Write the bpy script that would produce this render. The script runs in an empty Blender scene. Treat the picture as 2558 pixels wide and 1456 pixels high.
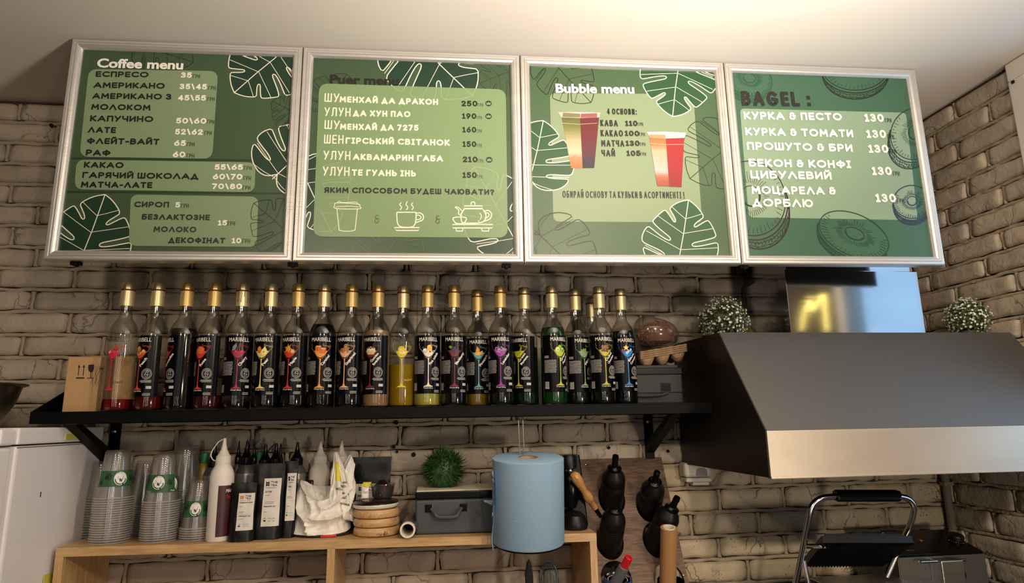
import bpy, bmesh, math, random
from mathutils import Vector, Matrix, noise
from mathutils.geometry import tessellate_polygon
random.seed(7)
SC = bpy.context.scene
COL = SC.collection
PI = math.pi

# ------------------------------------------------------------------ camera
CAM = Vector((0.0, -2.0, 1.6)); FPX = 1600.0
RT = Vector((0.9922749, -0.1228424, -0.0173272))
FW = Vector((0.1238238, 0.9721055, 0.1991947))
RT = (RT - FW * RT.dot(FW)).normalized(); FW.normalize(); UP = RT.cross(FW)
cd = bpy.data.cameras.new('camera'); cam = bpy.data.objects.new('camera', cd); COL.objects.link(cam)
cd.sensor_fit = 'HORIZONTAL'; cd.sensor_width = 36.0; cd.lens = 36.0 * FPX / 2558.0
cd.clip_start = 0.02; cd.clip_end = 60
cam.matrix_world = Matrix.Translation(CAM) @ Matrix((RT, UP, -FW)).transposed().to_4x4()
SC.camera = cam

# ------------------------------------------------------------------ light
SC.view_settings.view_transform = 'Standard'; SC.view_settings.look = 'None'
SC.view_settings.gamma = 1.0; SC.view_settings.use_curve_mapping = False
SC.view_settings.exposure = 0.1
w = bpy.data.worlds.new('world'); SC.world = w; w.use_nodes = True
w.node_tree.nodes['Background'].inputs[0].default_value = (0.36, 0.62, 1.0, 1)
w.node_tree.nodes['Background'].inputs[1].default_value = 3.2
def area(name, loc, target, sx, sy, power, col, shape='RECTANGLE', spread=180):
    l = bpy.data.lights.new(name, 'AREA'); l.shape = shape; l.size = sx; l.size_y = sy
    l.energy = power; l.color = col; l.spread = math.radians(spread)
    o = bpy.data.objects.new(name, l); COL.objects.link(o); o.location = loc
    o.rotation_euler = (Vector(target) - Vector(loc)).to_track_quat('-Z', 'Y').to_euler()
    return o
WARM = (1.0, 0.84, 0.66)
area('ceiling_spot', (0.62, -2.6, 2.42), (0.1, 0, 1.4), 0.12, 0.12, 11.5, WARM, 'DISK')
area('ceiling_spot', (-0.75, -2.7, 2.42), (-0.4, 0, 1.4), 0.12, 0.12, 8, WARM, 'DISK')
area('ceiling_spot', (1.35, -2.3, 2.2), (1.1, 0, 1.3), 0.12, 0.12, 8.5, WARM, 'DISK')
area('counter_lamp', (1.25, -2.2, 1.15), (0.2, -0.3, 2.2), 0.16, 0.16, 9, (1.0, 0.86, 0.70), 'DISK')
area('ceiling_fill_light', (0.75, -1.75, 1.80), (0.55, -1.35, 2.6), 0.2, 0.2, 23, (1.0, 0.91, 0.82), 'DISK', 112)  # lamp added out of view to brighten the ceiling
for wx, ww, pw_ in ((-1.5, .16, 4), (-.45, .12, 3.5), (.55, .20, 5), (1.3, .10, 3)): area('streak_strip_light', (wx, -5.2, 1.75), (wx, 0, 1.8), ww, 1.5, pw_, (0.96, 0.95, 0.95))  # added light strips, shaped to reflect as tall streaks in the bottles
SC.cycles.max_bounces = 10; SC.cycles.transparent_max_bounces = 64
SC.cycles.glossy_bounces = 4; SC.cycles.diffuse_bounces = 4; SC.cycles.transmission_bounces = 6
SC.cycles.sample_clamp_indirect = 4.0; SC.cycles.caustics_reflective = False; SC.cycles.caustics_refractive = False
SC.cycles.use_denoising = True

# ------------------------------------------------------------------ placing
def ray(px, py):
    return RT * ((px - 1279) / FPX) + UP * (-(py - 728) / FPX) + FW
def at(px, py, Y):
    d = ray(px, py); return CAM + d * ((Y - CAM.y) / d.y)
def atx(px, py, X):
    d = ray(px, py); return CAM + d * ((X - CAM.x) / d.x)
def atz(px, py, Z):
    d = ray(px, py); return CAM + d * ((Z - CAM.z) / d.z)
def hitplane(px, py, p0, n):
    d = ray(px, py); return CAM + d * ((Vector(p0) - CAM).dot(n) / d.dot(n))

# ------------------------------------------------------------------ materials
def lin(c):
    return tuple(((v / 255.0) / 12.92 if v / 255.0 <= 0.04045 else ((v / 255.0 + 0.055) / 1.055) ** 2.4) for v in c) + (1.0,)
def newmat(name):
    m = bpy.data.materials.new(name); m.use_nodes = True
    nt = m.node_tree; return m, nt, nt.nodes['Principled BSDF'], nt.nodes['Material Output']
def N(nt, t, **k):
    n = nt.nodes.new(t)
    for a, b in k.items(): setattr(n, a, b)
    return n
def mat(name, rgb, rough=0.5, metal=0.0, var=0.0, vscale=6.0, bump=0.0, bscale=60.0, stretch=(1, 1, 1), spec=0.5, aniso=0.0, rand=0.0, trans=0.0, coat=0.0, sss=0.0):
    m, nt, b, out = newmat(name)
    c = lin(rgb)
    b.inputs['Base Color'].default_value = c; b.inputs['Roughness'].default_value = rough
    b.inputs['Metallic'].default_value = metal; b.inputs['Specular IOR Level'].default_value = spec
    if aniso: b.inputs['Anisotropic'].default_value = aniso
    if trans: b.inputs['Transmission Weight'].default_value = trans
    if coat: b.inputs['Coat Weight'].default_value = coat
    tc = N(nt, 'ShaderNodeTexCoord'); mp = N(nt, 'ShaderNodeMapping'); mp.inputs['Scale'].default_value = stretch
    nt.links.new(tc.outputs['Object'], mp.inputs[0])
    if var or rand:
        nz = N(nt, 'ShaderNodeTexNoise'); nz.inputs['Scale'].default_value = vscale; nz.inputs['Detail'].default_value = 5
        nt.links.new(mp.outputs[0], nz.inputs['Vector'])
        mr = N(nt, 'ShaderNodeMapRange'); mr.inputs[1].default_value = 0.25; mr.inputs[2].default_value = 0.75
        mr.inputs[3].default_value = 1 - var; mr.inputs[4].default_value = 1 + var
        nt.links.new(nz.outputs['Fac'], mr.inputs[0])
        src = mr.outputs[0]
        if rand:
            oi = N(nt, 'ShaderNodeObjectInfo'); m2 = N(nt, 'ShaderNodeMapRange')
            m2.inputs[3].default_value = 1 - rand; m2.inputs[4].default_value = 1 + rand
            nt.links.new(oi.outputs['Random'], m2.inputs[0])
            mm = N(nt, 'ShaderNodeMath', operation='MULTIPLY'); nt.links.new(src, mm.inputs[0]); nt.links.new(m2.outputs[0], mm.inputs[1]); src = mm.outputs[0]
        vm = N(nt, 'ShaderNodeVectorMath', operation='SCALE'); vm.inputs[0].default_value = c[:3]
        nt.links.new(src, vm.inputs['Scale']); nt.links.new(vm.outputs[0], b.inputs['Base Color'])
    if bump:
        n2 = N(nt, 'ShaderNodeTexNoise'); n2.inputs['Scale'].default_value = bscale; n2.inputs['Detail'].default_value = 4
        nt.links.new(mp.outputs[0], n2.inputs['Vector'])
        bp = N(nt, 'ShaderNodeBump'); bp.inputs['Strength'].default_value = bump; bp.inputs['Distance'].default_value = 0.004
        nt.links.new(n2.outputs['Fac'], bp.inputs['Height']); nt.links.new(bp.outputs[0], b.inputs['Normal'])
    return m
def brick_mat(name, rgb, rough, crack, pits):
    m, nt, b, out = newmat(name)
    b.inputs['Roughness'].default_value = rough
    tc = N(nt, 'ShaderNodeTexCoord'); oi = N(nt, 'ShaderNodeObjectInfo')
    ofs = N(nt, 'ShaderNodeVectorMath', operation='ADD'); sc = N(nt, 'ShaderNodeMath', operation='MULTIPLY'); sc.inputs[1].default_value = 37.0
    nt.links.new(oi.outputs['Random'], sc.inputs[0]); nt.links.new(tc.outputs['Object'], ofs.inputs[0]); nt.links.new(sc.outputs[0], ofs.inputs[1])
    P = ofs.outputs[0]
    wn = N(nt, 'ShaderNodeTexNoise'); wn.inputs['Scale'].default_value = 26; wn.inputs['Detail'].default_value = 4
    nt.links.new(P, wn.inputs['Vector'])
    ws = N(nt, 'ShaderNodeVectorMath', operation='SCALE'); ws.inputs['Scale'].default_value = 0.055; nt.links.new(wn.outputs['Color'], ws.inputs[0])
    wa = N(nt, 'ShaderNodeVectorMath', operation='ADD'); nt.links.new(P, wa.inputs[0]); nt.links.new(ws.outputs[0], wa.inputs[1])
    vo = N(nt, 'ShaderNodeTexVoronoi', feature='DISTANCE_TO_EDGE'); vo.inputs['Scale'].default_value = 13
    mp = N(nt, 'ShaderNodeMapping'); mp.inputs['Scale'].default_value = (1, 0.6, 0.6); nt.links.new(wa.outputs[0], mp.inputs[0]); nt.links.new(mp.outputs[0], vo.inputs['Vector'])
    cr = N(nt, 'ShaderNodeMapRange'); cr.inputs[1].default_value = 0.0; cr.inputs[2].default_value = 0.022; cr.inputs[3].default_value = 1; cr.inputs[4].default_value = 0
    nt.links.new(vo.outputs['Distance'], cr.inputs[0])
    mk = N(nt, 'ShaderNodeTexNoise'); mk.inputs['Scale'].default_value = 9; nt.links.new(P, mk.inputs['Vector'])
    mkr = N(nt, 'ShaderNodeMapRange'); mkr.inputs[1].default_value = 0.50; mkr.inputs[2].default_value = 0.60; nt.links.new(mk.outputs['Fac'], mkr.inputs[0])
    cm = N(nt, 'ShaderNodeMath', operation='MULTIPLY'); nt.links.new(cr.outputs[0], cm.inputs[0]); nt.links.new(mkr.outputs[0], cm.inputs[1])
    # small pits
    v2 = N(nt, 'ShaderNodeTexVoronoi'); v2.inputs['Scale'].default_value = 150; nt.links.new(P, v2.inputs['Vector'])
    pr = N(nt, 'ShaderNodeMapRange'); pr.inputs[1].default_value = 0.10; pr.inputs[2].default_value = 0.28; pr.inputs[3].default_value = 1; pr.inputs[4].default_value = 0
    nt.links.new(v2.outputs['Distance'], pr.inputs[0])
    mk2 = N(nt, 'ShaderNodeTexNoise'); mk2.inputs['Scale'].default_value = 24; nt.links.new(P, mk2.inputs['Vector'])
    mk2r = N(nt, 'ShaderNodeMapRange'); mk2r.inputs[1].default_value = 0.56; mk2r.inputs[2].default_value = 0.64; nt.links.new(mk2.outputs['Fac'], mk2r.inputs[0])
    pm = N(nt, 'ShaderNodeMath', operation='MULTIPLY'); nt.links.new(pr.outputs[0], pm.inputs[0]); nt.links.new(mk2r.outputs[0], pm.inputs[1])
    dk = N(nt, 'ShaderNodeMath', operation='MULTIPLY_ADD'); dk.inputs[1].default_value = pits; nt.links.new(pm.outputs[0], dk.inputs[0])
    cs = N(nt, 'ShaderNodeMath', operation='MULTIPLY'); cs.inputs[1].default_value = crack; nt.links.new(cm.outputs[0], cs.inputs[0]); nt.links.new(cs.outputs[0], dk.inputs[2])
    cl = N(nt, 'ShaderNodeClamp'); nt.links.new(dk.outputs[0], cl.inputs[0])
    # tone
    tn = N(nt, 'ShaderNodeTexNoise'); tn.inputs['Scale'].default_value = 14; tn.inputs['Detail'].default_value = 6; nt.links.new(P, tn.inputs['Vector'])
    tr = N(nt, 'ShaderNodeMapRange'); tr.inputs[1].default_value = 0.3; tr.inputs[2].default_value = 0.7; tr.inputs[3].default_value = 0.86; tr.inputs[4].default_value = 1.1
    nt.links.new(tn.outputs['Fac'], tr.inputs[0])
    orr = N(nt, 'ShaderNodeMapRange'); orr.inputs[3].default_value = 0.9; orr.inputs[4].default_value = 1.08; nt.links.new(oi.outputs['Random'], orr.inputs[0])
    ml = N(nt, 'ShaderNodeMath', operation='MULTIPLY'); nt.links.new(tr.outputs[0], ml.inputs[0]); nt.links.new(orr.outputs[0], ml.inputs[1])
    cv = N(nt, 'ShaderNodeVectorMath', operation='SCALE'); cv.inputs[0].default_value = lin(rgb)[:3]; nt.links.new(ml.outputs[0], cv.inputs['Scale'])
    mx = N(nt, 'ShaderNodeMix', data_type='RGBA'); nt.links.new(cl.outputs[0], mx.inputs[0]); nt.links.new(cv.outputs[0], mx.inputs[6]); mx.inputs[7].default_value = lin((62, 46, 30))
    nt.links.new(mx.outputs[2], b.inputs['Base Color'])
    # relief
    rn = N(nt, 'ShaderNodeTexNoise'); rn.inputs['Scale'].default_value = 38; rn.inputs['Detail'].default_value = 8; rn.inputs['Distortion'].default_value = 1.2; nt.links.new(P, rn.inputs['Vector'])
    hh = N(nt, 'ShaderNodeMath', operation='MULTIPLY_ADD'); hh.inputs[1].default_value = -0.6; nt.links.new(cl.outputs[0], hh.inputs[0]); nt.links.new(rn.outputs['Fac'], hh.inputs[2])
    bp = N(nt, 'ShaderNodeBump'); bp.inputs['Strength'].default_value = 0.55; bp.inputs['Distance'].default_value = 0.006
    nt.links.new(hh.outputs[0], bp.inputs['Height']); nt.links.new(bp.outputs[0], b.inputs['Normal'])
    return m
def wood_mat(name, a, bcol, rough=0.45, scale=9.0, axis=0, fine=1.0):
    m, nt, b, out = newmat(name); b.inputs['Roughness'].default_value = rough
    tc = N(nt, 'ShaderNodeTexCoord'); mp = N(nt, 'ShaderNodeMapping')
    s = [scale * 3.0] * 3; s[axis] = scale * 0.28; mp.inputs['Scale'].default_value = s
    nt.links.new(tc.outputs['Object'], mp.inputs[0])
    n1 = N(nt, 'ShaderNodeTexNoise'); n1.inputs['Scale'].default_value = 1.0; n1.inputs['Detail'].default_value = 3; n1.inputs['Distortion'].default_value = 1.5; nt.links.new(mp.outputs[0], n1.inputs['Vector'])
    n2 = N(nt, 'ShaderNodeTexNoise'); n2.inputs['Scale'].default_value = 7.0 * fine; n2.inputs['Detail'].default_value = 6; nt.links.new(mp.outputs[0], n2.inputs['Vector'])
    ad = N(nt, 'ShaderNodeMath', operation='MULTIPLY_ADD'); ad.inputs[1].default_value = 0.55; nt.links.new(n2.outputs['Fac'], ad.inputs[0])
    h = N(nt, 'ShaderNodeMath', operation='MULTIPLY'); h.inputs[1].default_value = 0.5; nt.links.new(n1.outputs['Fac'], h.inputs[0]); nt.links.new(h.outputs[0], ad.inputs[2])
    rp = N(nt, 'ShaderNodeMapRange'); rp.inputs[1].default_value = 0.38; rp.inputs[2].default_value = 0.66; nt.links.new(ad.outputs[0], rp.inputs[0])
    mx = N(nt, 'ShaderNodeMix', data_type='RGBA'); nt.links.new(rp.outputs[0], mx.inputs[0]); mx.inputs[6].default_value = lin(a); mx.inputs[7].default_value = lin(bcol)
    nt.links.new(mx.outputs[2], b.inputs['Base Color'])
    bp = N(nt, 'ShaderNodeBump'); bp.inputs['Strength'].default_value = 0.15; bp.inputs['Distance'].default_value = 0.002
    nt.links.new(n2.outputs['Fac'], bp.inputs['Height']); nt.links.new(bp.outputs[0], b.inputs['Normal'])
    return m
def clear_mat(name, centre, edge, ior=1.45, rough=0.03, haze=0.0, hazecol=(200, 200, 200), gloss=1.0):
    m, nt, b, out = newmat(name); nt.nodes.remove(b)
    lw = N(nt, 'ShaderNodeLayerWeight'); lw.inputs['Blend'].default_value = 0.35
    mx = N(nt, 'ShaderNodeMix', data_type='RGBA'); nt.links.new(lw.outputs['Facing'], mx.inputs[0]); mx.inputs[6].default_value = lin(centre); mx.inputs[7].default_value = lin(edge)
    tr = N(nt, 'ShaderNodeBsdfTransparent'); nt.links.new(mx.outputs[2], tr.inputs[0])
    gl = N(nt, 'ShaderNodeBsdfGlossy'); gl.inputs['Roughness'].default_value = rough; gl.inputs[0].default_value = (gloss, gloss, gloss, 1)
    l2 = N(nt, 'ShaderNodeLayerWeight'); l2.inputs['Blend'].default_value = 0.5
    pw = N(nt, 'ShaderNodeMath', operation='POWER'); pw.inputs[1].default_value = 4.0; nt.links.new(l2.outputs['Facing'], pw.inputs[0])
    fr = N(nt, 'ShaderNodeMath', operation='MULTIPLY_ADD'); fr.inputs[1].default_value = 0.85; fr.inputs[2].default_value = ((ior - 1) / (ior + 1)) ** 2 * 1.3
    nt.links.new(pw.outputs[0], fr.inputs[0])
    ms = N(nt, 'ShaderNodeMixShader'); nt.links.new(fr.outputs[0], ms.inputs[0]); nt.links.new(tr.outputs[0], ms.inputs[1]); nt.links.new(gl.outputs[0], ms.inputs[2])
    last = ms.outputs[0]
    if haze:
        df = N(nt, 'ShaderNodeBsdfDiffuse'); df.inputs[0].default_value = lin(hazecol)
        m2 = N(nt, 'ShaderNodeMixShader'); m2.inputs[0].default_value = haze; nt.links.new(last, m2.inputs[1]); nt.links.new(df.outputs[0], m2.inputs[2]); last = m2.outputs[0]
    nt.links.new(last, out.inputs[0]); return m
def ink_mat(name, rough, spec=0.5, coat=0.0):
    m, nt, b, out = newmat(name); b.inputs['Roughness'].default_value = rough; b.inputs['Specular IOR Level'].default_value = spec
    a = N(nt, 'ShaderNodeAttribute'); a.attribute_name = 'Col'; nt.links.new(a.outputs['Color'], b.inputs['Base Color'])
    if coat: b.inputs['Coat Weight'].default_value = coat; b.inputs['Coat Roughness'].default_value = 0.15
    return m
def emis(name, rgb, s):
    m, nt, b, out = newmat(name); nt.nodes.remove(b); e = N(nt, 'ShaderNodeEmission'); e.inputs[0].default_value = lin(rgb); e.inputs[1].default_value = s
    nt.links.new(e.outputs[0], out.inputs[0]); return m

M = {}
M['brick'] = brick_mat('painted_brick', (178, 164, 144), 0.62, 0.6, 0.25)
M['brick_speckled'] = brick_mat('speckled_brick', (190, 172, 140), 0.6, 0.8, 0.95)
M['mortar'] = mat('mortar', (165, 150, 126), 0.75, var=0.12, vscale=20, bump=0.9, bscale=70)
M['grout'] = mat('dark_gap', (62, 47, 34), 0.9)
M['ceiling'] = mat('ceiling_paint', (226, 216, 204), 0.8, var=0.03, vscale=1.2, bump=0.05, bscale=8)
M['floor'] = mat('floor_tile', (110, 92, 76), 0.6, var=0.1)
M['plaster'] = mat('room_plaster', (112, 98, 84), 0.8)
M['alu'] = mat('brushed_aluminium', (214, 210, 204), 0.38, 0.75, var=0.05, vscale=40, bump=0.12, bscale=260, stretch=(0.1, 1, 1))
M['ink'] = ink_mat('printed_film', 0.32, 0.5)
M['ink_label'] = ink_mat('printed_label', 0.35, 0.3)
M['ink_matt'] = ink_mat('printed_paper', 0.7, 0.3)
M['black_metal'] = mat('black_powder_coat', (4, 4, 5), 0.5, 0.0, var=0.15, vscale=40, bump=0.06, bscale=400, spec=0.12)
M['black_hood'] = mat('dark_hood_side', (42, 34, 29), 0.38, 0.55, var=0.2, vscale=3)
M['steel'] = mat('brushed_steel', (196, 192, 186), 0.30, 1.0, var=0.08, vscale=9, bump=0.10, bscale=120, stretch=(0.06, 1, 1), aniso=0.4)
M['steel_mirror'] = mat('rubbed_flue_steel', (186, 188, 190), 0.10, 1.0, var=0.12, vscale=8, bump=0.03, bscale=60, stretch=(.15, 1, 1))
M['core_brown'] = mat('dark_brown_core', (112, 68, 32), 0.7)
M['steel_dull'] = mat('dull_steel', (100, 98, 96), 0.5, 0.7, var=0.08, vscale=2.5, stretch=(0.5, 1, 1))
M['steel_lip'] = mat('polished_lip_steel', (194, 180, 162), 0.42, 0.75, var=0.12, vscale=7, bump=0.07, bscale=40, stretch=(.5, 1, 1.0))
M['chrome'] = mat('chrome', (200, 200, 200), 0.15, 1.0)
M['oak'] = wood_mat('light_oak', (205, 172, 122), (172, 134, 88), 0.4, 8.0, 0)
M['oak_up'] = wood_mat('light_oak_upright', (205, 172, 122), (172, 134, 88), 0.4, 8.0, 2)
M['brownwood'] = wood_mat('dark_grained_board', (128, 98, 74), (66, 46, 34), 0.55, 10.0, 0, 1.6)
M['disc'] = wood_mat('round_board_wood', (206, 168, 118), (170, 128, 80), 0.45, 12.0, 0)
M['handlewood'] = wood_mat('varnished_handle', (196, 150, 92), (162, 114, 64), 0.2, 14.0, 2)
M['white'] = mat('white_enamel', (238, 234, 234), 0.3, var=0.02)
M['white_pl'] = mat('white_plastic', (222, 214, 202), 0.4)
M['white_dim'] = mat('aged_white_plastic', (204, 196, 182), 0.5, var=0.05)
M['gold'] = mat('gold_cap', (206, 176, 108), 0.40, 0.5, bump=0.03, bscale=200)
M['pale'] = mat('pale_gold_cap', (212, 196, 148), 0.38, 0.6, bump=0.03, bscale=200)
M['gold_top'] = mat('gold_cap_top', (196, 166, 98), 0.3, 0.9)
M['pale_top'] = mat('pale_cap_top', (190, 174, 128), 0.32, 0.9)
M['red_ring'] = mat('dark_red_ring', (92, 14, 14), 0.5)
M['stain'] = mat('red_syrup_drip', (110, 20, 18), 0.3)
M['glass'] = clear_mat('bottle_glass', (250, 250, 247), (150, 147, 138), 1.55, 0.035)
M['tea_label'] = mat('tea_label', (206, 200, 190), 0.6)
M['card'] = mat('kraft_card', (188, 150, 104), 0.75, var=0.05, vscale=5, bump=0.2, bscale=200, stretch=(1, 1, 0.1))
M['kraft'] = mat('kraft_paper', (168, 124, 78), 0.6, var=0.05)
M['pulp'] = mat('moulded_pulp', (150, 122, 90), 0.9, var=0.15, vscale=60, bump=0.8, bscale=150)
M['black'] = mat('black_plastic', (8, 8, 9), 0.22, spec=0.25)
M['black_matt'] = mat('matt_black_plastic', (13, 12, 12), 0.4, spec=0.35)
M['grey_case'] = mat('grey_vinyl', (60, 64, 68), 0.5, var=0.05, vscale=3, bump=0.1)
M['grey_case_shaded'] = mat('grey_vinyl_shaded', (28, 32, 32), 0.6, var=0.05)  # hood's shadow put into the base colour of this vinyl
M['cup'] = clear_mat('clear_cup_plastic', (254, 254, 254), (232, 230, 226), 1.42, 0.10, 0.045, (225, 218, 210))
M['cuprim'] = clear_mat('clear_cup_rim', (250, 250, 250), (215, 212, 206), 1.5, 0.12, 0.30, (228, 222, 214))
M['foil'] = mat('silver_squeeze_bottle', (150, 144, 134), 0.35, 0.6)
M['greycap'] = mat('dark_grey_shoulder', (74, 72, 70), 0.45)
M['maroon'] = mat('maroon_label', (62, 20, 20), 0.45)
M['lemon'] = mat('lemon_yellow_plastic', (150, 120, 24), 0.35)
M['greenpl'] = mat('green_cap_plastic', (20, 104, 62), 0.4)
M['pouch'] = mat('black_pouch_foil', (10, 10, 10), 0.40, bump=0.9, bscale=14, spec=0.3)
M['bag'] = mat('white_bag_film', (228, 222, 212), 0.4, bump=0.8, bscale=24, coat=0.3)
M['bagyellow'] = mat('yellow_sticker', (222, 210, 60), 0.5)
M['tape'] = mat('yellow_tape', (206, 198, 86), 0.5)
M['blue'] = mat('blue_paper', (142, 174, 200), 0.9, var=0.03, vscale=3, bump=0.35, bscale=420)
M['cone_card'] = mat('card_core', (186, 150, 116), 0.8)
M['white_core'] = mat('white_core', (226, 214, 196), 0.6)
M['leaf'] = mat('dark_grass_leaf', (46, 84, 34), 0.5, var=0.3, vscale=50)
M['leaf2'] = mat('grey_green_leaf', (82, 98, 58), 0.55, var=0.25, vscale=50)
M['flower'] = mat('white_flower', (226, 224, 206), 0.6)
M['granola'] = mat('dried_flower_pieces', (182, 120, 58), 0.5, var=0.5, vscale=80, bump=0.6)
M['dark_round'] = mat('dark_brown_cover', (34, 20, 18), 0.3, var=0.2, vscale=30)
M['thermal'] = mat('bowl_steel', (92, 82, 70), 0.3, 0.9)
M['red'] = mat('red_cap', (196, 26, 34), 0.35)
M['greytube'] = mat('grey_tube', (92, 92, 96), 0.35)
M['bluepl'] = mat('blue_can', (44, 84, 150), 0.35)
M['pear'] = mat('green_pear_glaze', (128, 136, 40), 0.3)
M['pear_dark'] = mat('dark_green_glaze', (44, 66, 26), 0.3)
M['teal'] = mat('teal_wire', (44, 92, 100), 0.3, 0.3)
M['film'] = clear_mat('clear_film', (240, 238, 232), (180, 176, 168), 1.5, 0.12, 0.05)
M['conduit'] = mat('grey_conduit', (128, 116, 98), 0.5)
M['panel_back'] = mat('grey_board_back', (150, 150, 150), 0.6)
M['orange'] = mat('orange_lamp', (150, 86, 24), 0.4)
M['cream_paper'] = mat('cream_paper', (206, 194, 168), 0.7)
M['fluted'] = mat('pale_paper_fan', (196, 188, 170), 0.8)
M['dark'] = mat('dark_hole', (12, 9, 7), 0.9)
M['navy'] = mat('navy_base', (26, 30, 44), 0.5)

# ------------------------------------------------------------------ mesh helpers
class MB:
    def __init__(s): s.v = []; s.f = []; s.mi = []
    def add(s, vs, fs, mi=0):
        o = len(s.v); s.v += [Vector(v) for v in vs]; s.f += [tuple(i + o for i in f) for f in fs]; s.mi += [mi] * len(fs); return s
    def hexa(s, p, mi=0):  # p: 4 bottom, 4 top (ccw from above)
        return s.add(p, [(3, 2, 1, 0), (4, 5, 6, 7), (0, 1, 5, 4), (1, 2, 6, 5), (2, 3, 7, 6), (3, 0, 4, 7)], mi)
    def box(s, x0, x1, y0, y1, z0, z1, mi=0):
        return s.hexa([(x0, y0, z0), (x1, y0, z0), (x1, y1, z0), (x0, y1, z0), (x0, y0, z1), (x1, y0, z1), (x1, y1, z1), (x0, y1, z1)], mi)
    def lathe(s, prof, n=24, mi=0, mat=None, cap=True, off=(0, 0, 0)):
        mat = mat or Matrix.Identity(4); off = Vector(off)
        vs = []; fs = []
        for r, z in prof:
            for k in range(n):
                a = 2 * PI * k / n; vs.append(mat @ (Vector((r * math.cos(a), r * math.sin(a), z)) + off))
        for i in range(len(prof) - 1):
            for k in range(n):
                a, b = i * n + k, i * n + (k + 1) % n; fs.append((a, b, b + n, a + n))
        if cap:
            if prof[0][0] > 1e-5: fs.append(tuple(reversed(range(n))))
            if prof[-1][0] > 1e-5: fs.append(tuple(range((len(prof) - 1) * n, len(prof) * n)))
        return s.add(vs, fs, mi)
    def tube(s, pts, r, n=8, mi=0, closed=False, cap=True):
        pts = [Vector(p) for p in pts]; m = len(pts); rr = r if isinstance(r, (list, tuple)) else [r] * m
        vs = []; fs = []; ref = None
        for i, p in enumerate(pts):
            if closed: t = pts[(i + 1) % m] - pts[i - 1]
            else: t = pts[min(i + 1, m - 1)] - pts[max(i - 1, 0)]
            t.normalize()
            if ref is None: ref = t.orthogonal().normalized()
            ref = (ref - t * ref.dot(t)).normalized(); bn = t.cross(ref)
            for k in range(n):
                a = 2 * PI * k / n; vs.append(p + (ref * math.cos(a) + bn * math.sin(a)) * rr[i])
        for i in range(m if closed else m - 1):
            j = (i + 1) % m
            for k in range(n):
                a, b = i * n + k, i * n + (k + 1) % n; c, d = j * n + (k + 1) % n, j * n + k; fs.append((a, b, c, d))
        if cap and not closed: fs.append(tuple(reversed(range(n)))); fs.append(tuple(range((m - 1) * n, m * n)))
        return s.add(vs, fs, mi)
    def prism(s, poly, fn, d, mi=0):  # poly 2D, fn(u,v,w)->xyz, thickness d
        n = len(poly); vs = [fn(u, v, 0) for u, v in poly] + [fn(u, v, d) for u, v in poly]
        tri = tessellate_polygon([[Vector((u, v, 0)) for u, v in poly]])
        fs = [tuple(reversed(t)) for t in tri] + [tuple(i + n for i in t) for t in tri] + [(i, (i + 1) % n, (i + 1) % n + n, i + n) for i in range(n)]
        return s.add(vs, fs, mi)
    def grid(s, nu, nv, fn, mi=0, wrap=False):
        vs = [fn(i / nu, j / nv) for j in range(nv + 1) for i in range(nu + (0 if wrap else 1))]
        w_ = nu if wrap else nu + 1; fs = []
        for j in range(nv):
            for i in range(nu):
                i2 = (i + 1) % w_ if wrap else i + 1
                fs.append((j * w_ + i, j * w_ + i2, (j + 1) * w_ + i2, (j + 1) * w_ + i))
        return s.add(vs, fs, mi)
    def mesh(s, name, mats, smooth=False, bevel=0.0, off=None, seg=2):
        me = bpy.data.meshes.new(name)
        vs = [v - off for v in s.v] if off is not None else s.v
        me.from_pydata([tuple(v) for v in vs], [], s.f)
        for m_ in (mats if isinstance(mats, (list, tuple)) else [mats]): me.materials.append(m_)
        me.polygons.foreach_set('material_index', s.mi)
        bm = bmesh.new(); bm.from_mesh(me)
        bmesh.ops.recalc_face_normals(bm, faces=bm.faces)
        if bevel:
            es = [e for e in bm.edges if len(e.link_faces) == 2 and e.calc_face_angle(0) > 0.6]
            bmesh.ops.bevel(bm, geom=es, offset=bevel, segments=seg, profile=0.6, affect='EDGES', clamp_overlap=True)
        bm.to_mesh(me); bm.free()
        if smooth:
            me.polygons.foreach_set('use_smooth', [True] * len(me.polygons))
            try: me.set_sharp_from_angle(angle=math.radians(35))
            except Exception: pass
        me.update(); return me
    def build(s, name, mats, parent=None, smooth=False, bevel=0.0, world=False, seg=2):
        off = None
        if world and parent is not None:
            off = Vector((0, 0, 0)); p = parent
            while p is not None: off = off + p.location; p = p.parent
        me = s.mesh(name, mats, smooth, bevel, off, seg)
        o = bpy.data.objects.new(name, me); COL.objects.link(o)
        if parent is not None: o.parent = parent
        return o
def link_mesh(name, me, parent=None, loc=(0, 0, 0), rot=(0, 0, 0)):
    o = bpy.data.objects.new(name, me); COL.objects.link(o); o.parent = parent; o.location = loc; o.rotation_euler = rot; return o
def tag(o, label=None, cat=None, group=None, kind=None):
    if label: o['label'] = label
    if cat: o['category'] = cat
    if group: o['group'] = group
    if kind: o['kind'] = kind
    return o
def thing(name, label, cat, loc=(0, 0, 0), rotz=0.0, group=None, rot=None):
    o = bpy.data.objects.new(name, None); COL.objects.link(o); o.empty_display_size = 0.02
    o.location = loc; o.rotation_euler = rot if rot else (0, 0, rotz); return tag(o, label, cat, group)
def struct(o): o['kind'] = 'structure'; return o
def copy_tree(o, parent=None):
    c = o.copy(); COL.objects.link(c); c.parent = parent
    for ch in list(o.children): copy_tree(ch, c)
    return c
def mbox(*a): m = MB(); m.box(*a); return m
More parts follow.
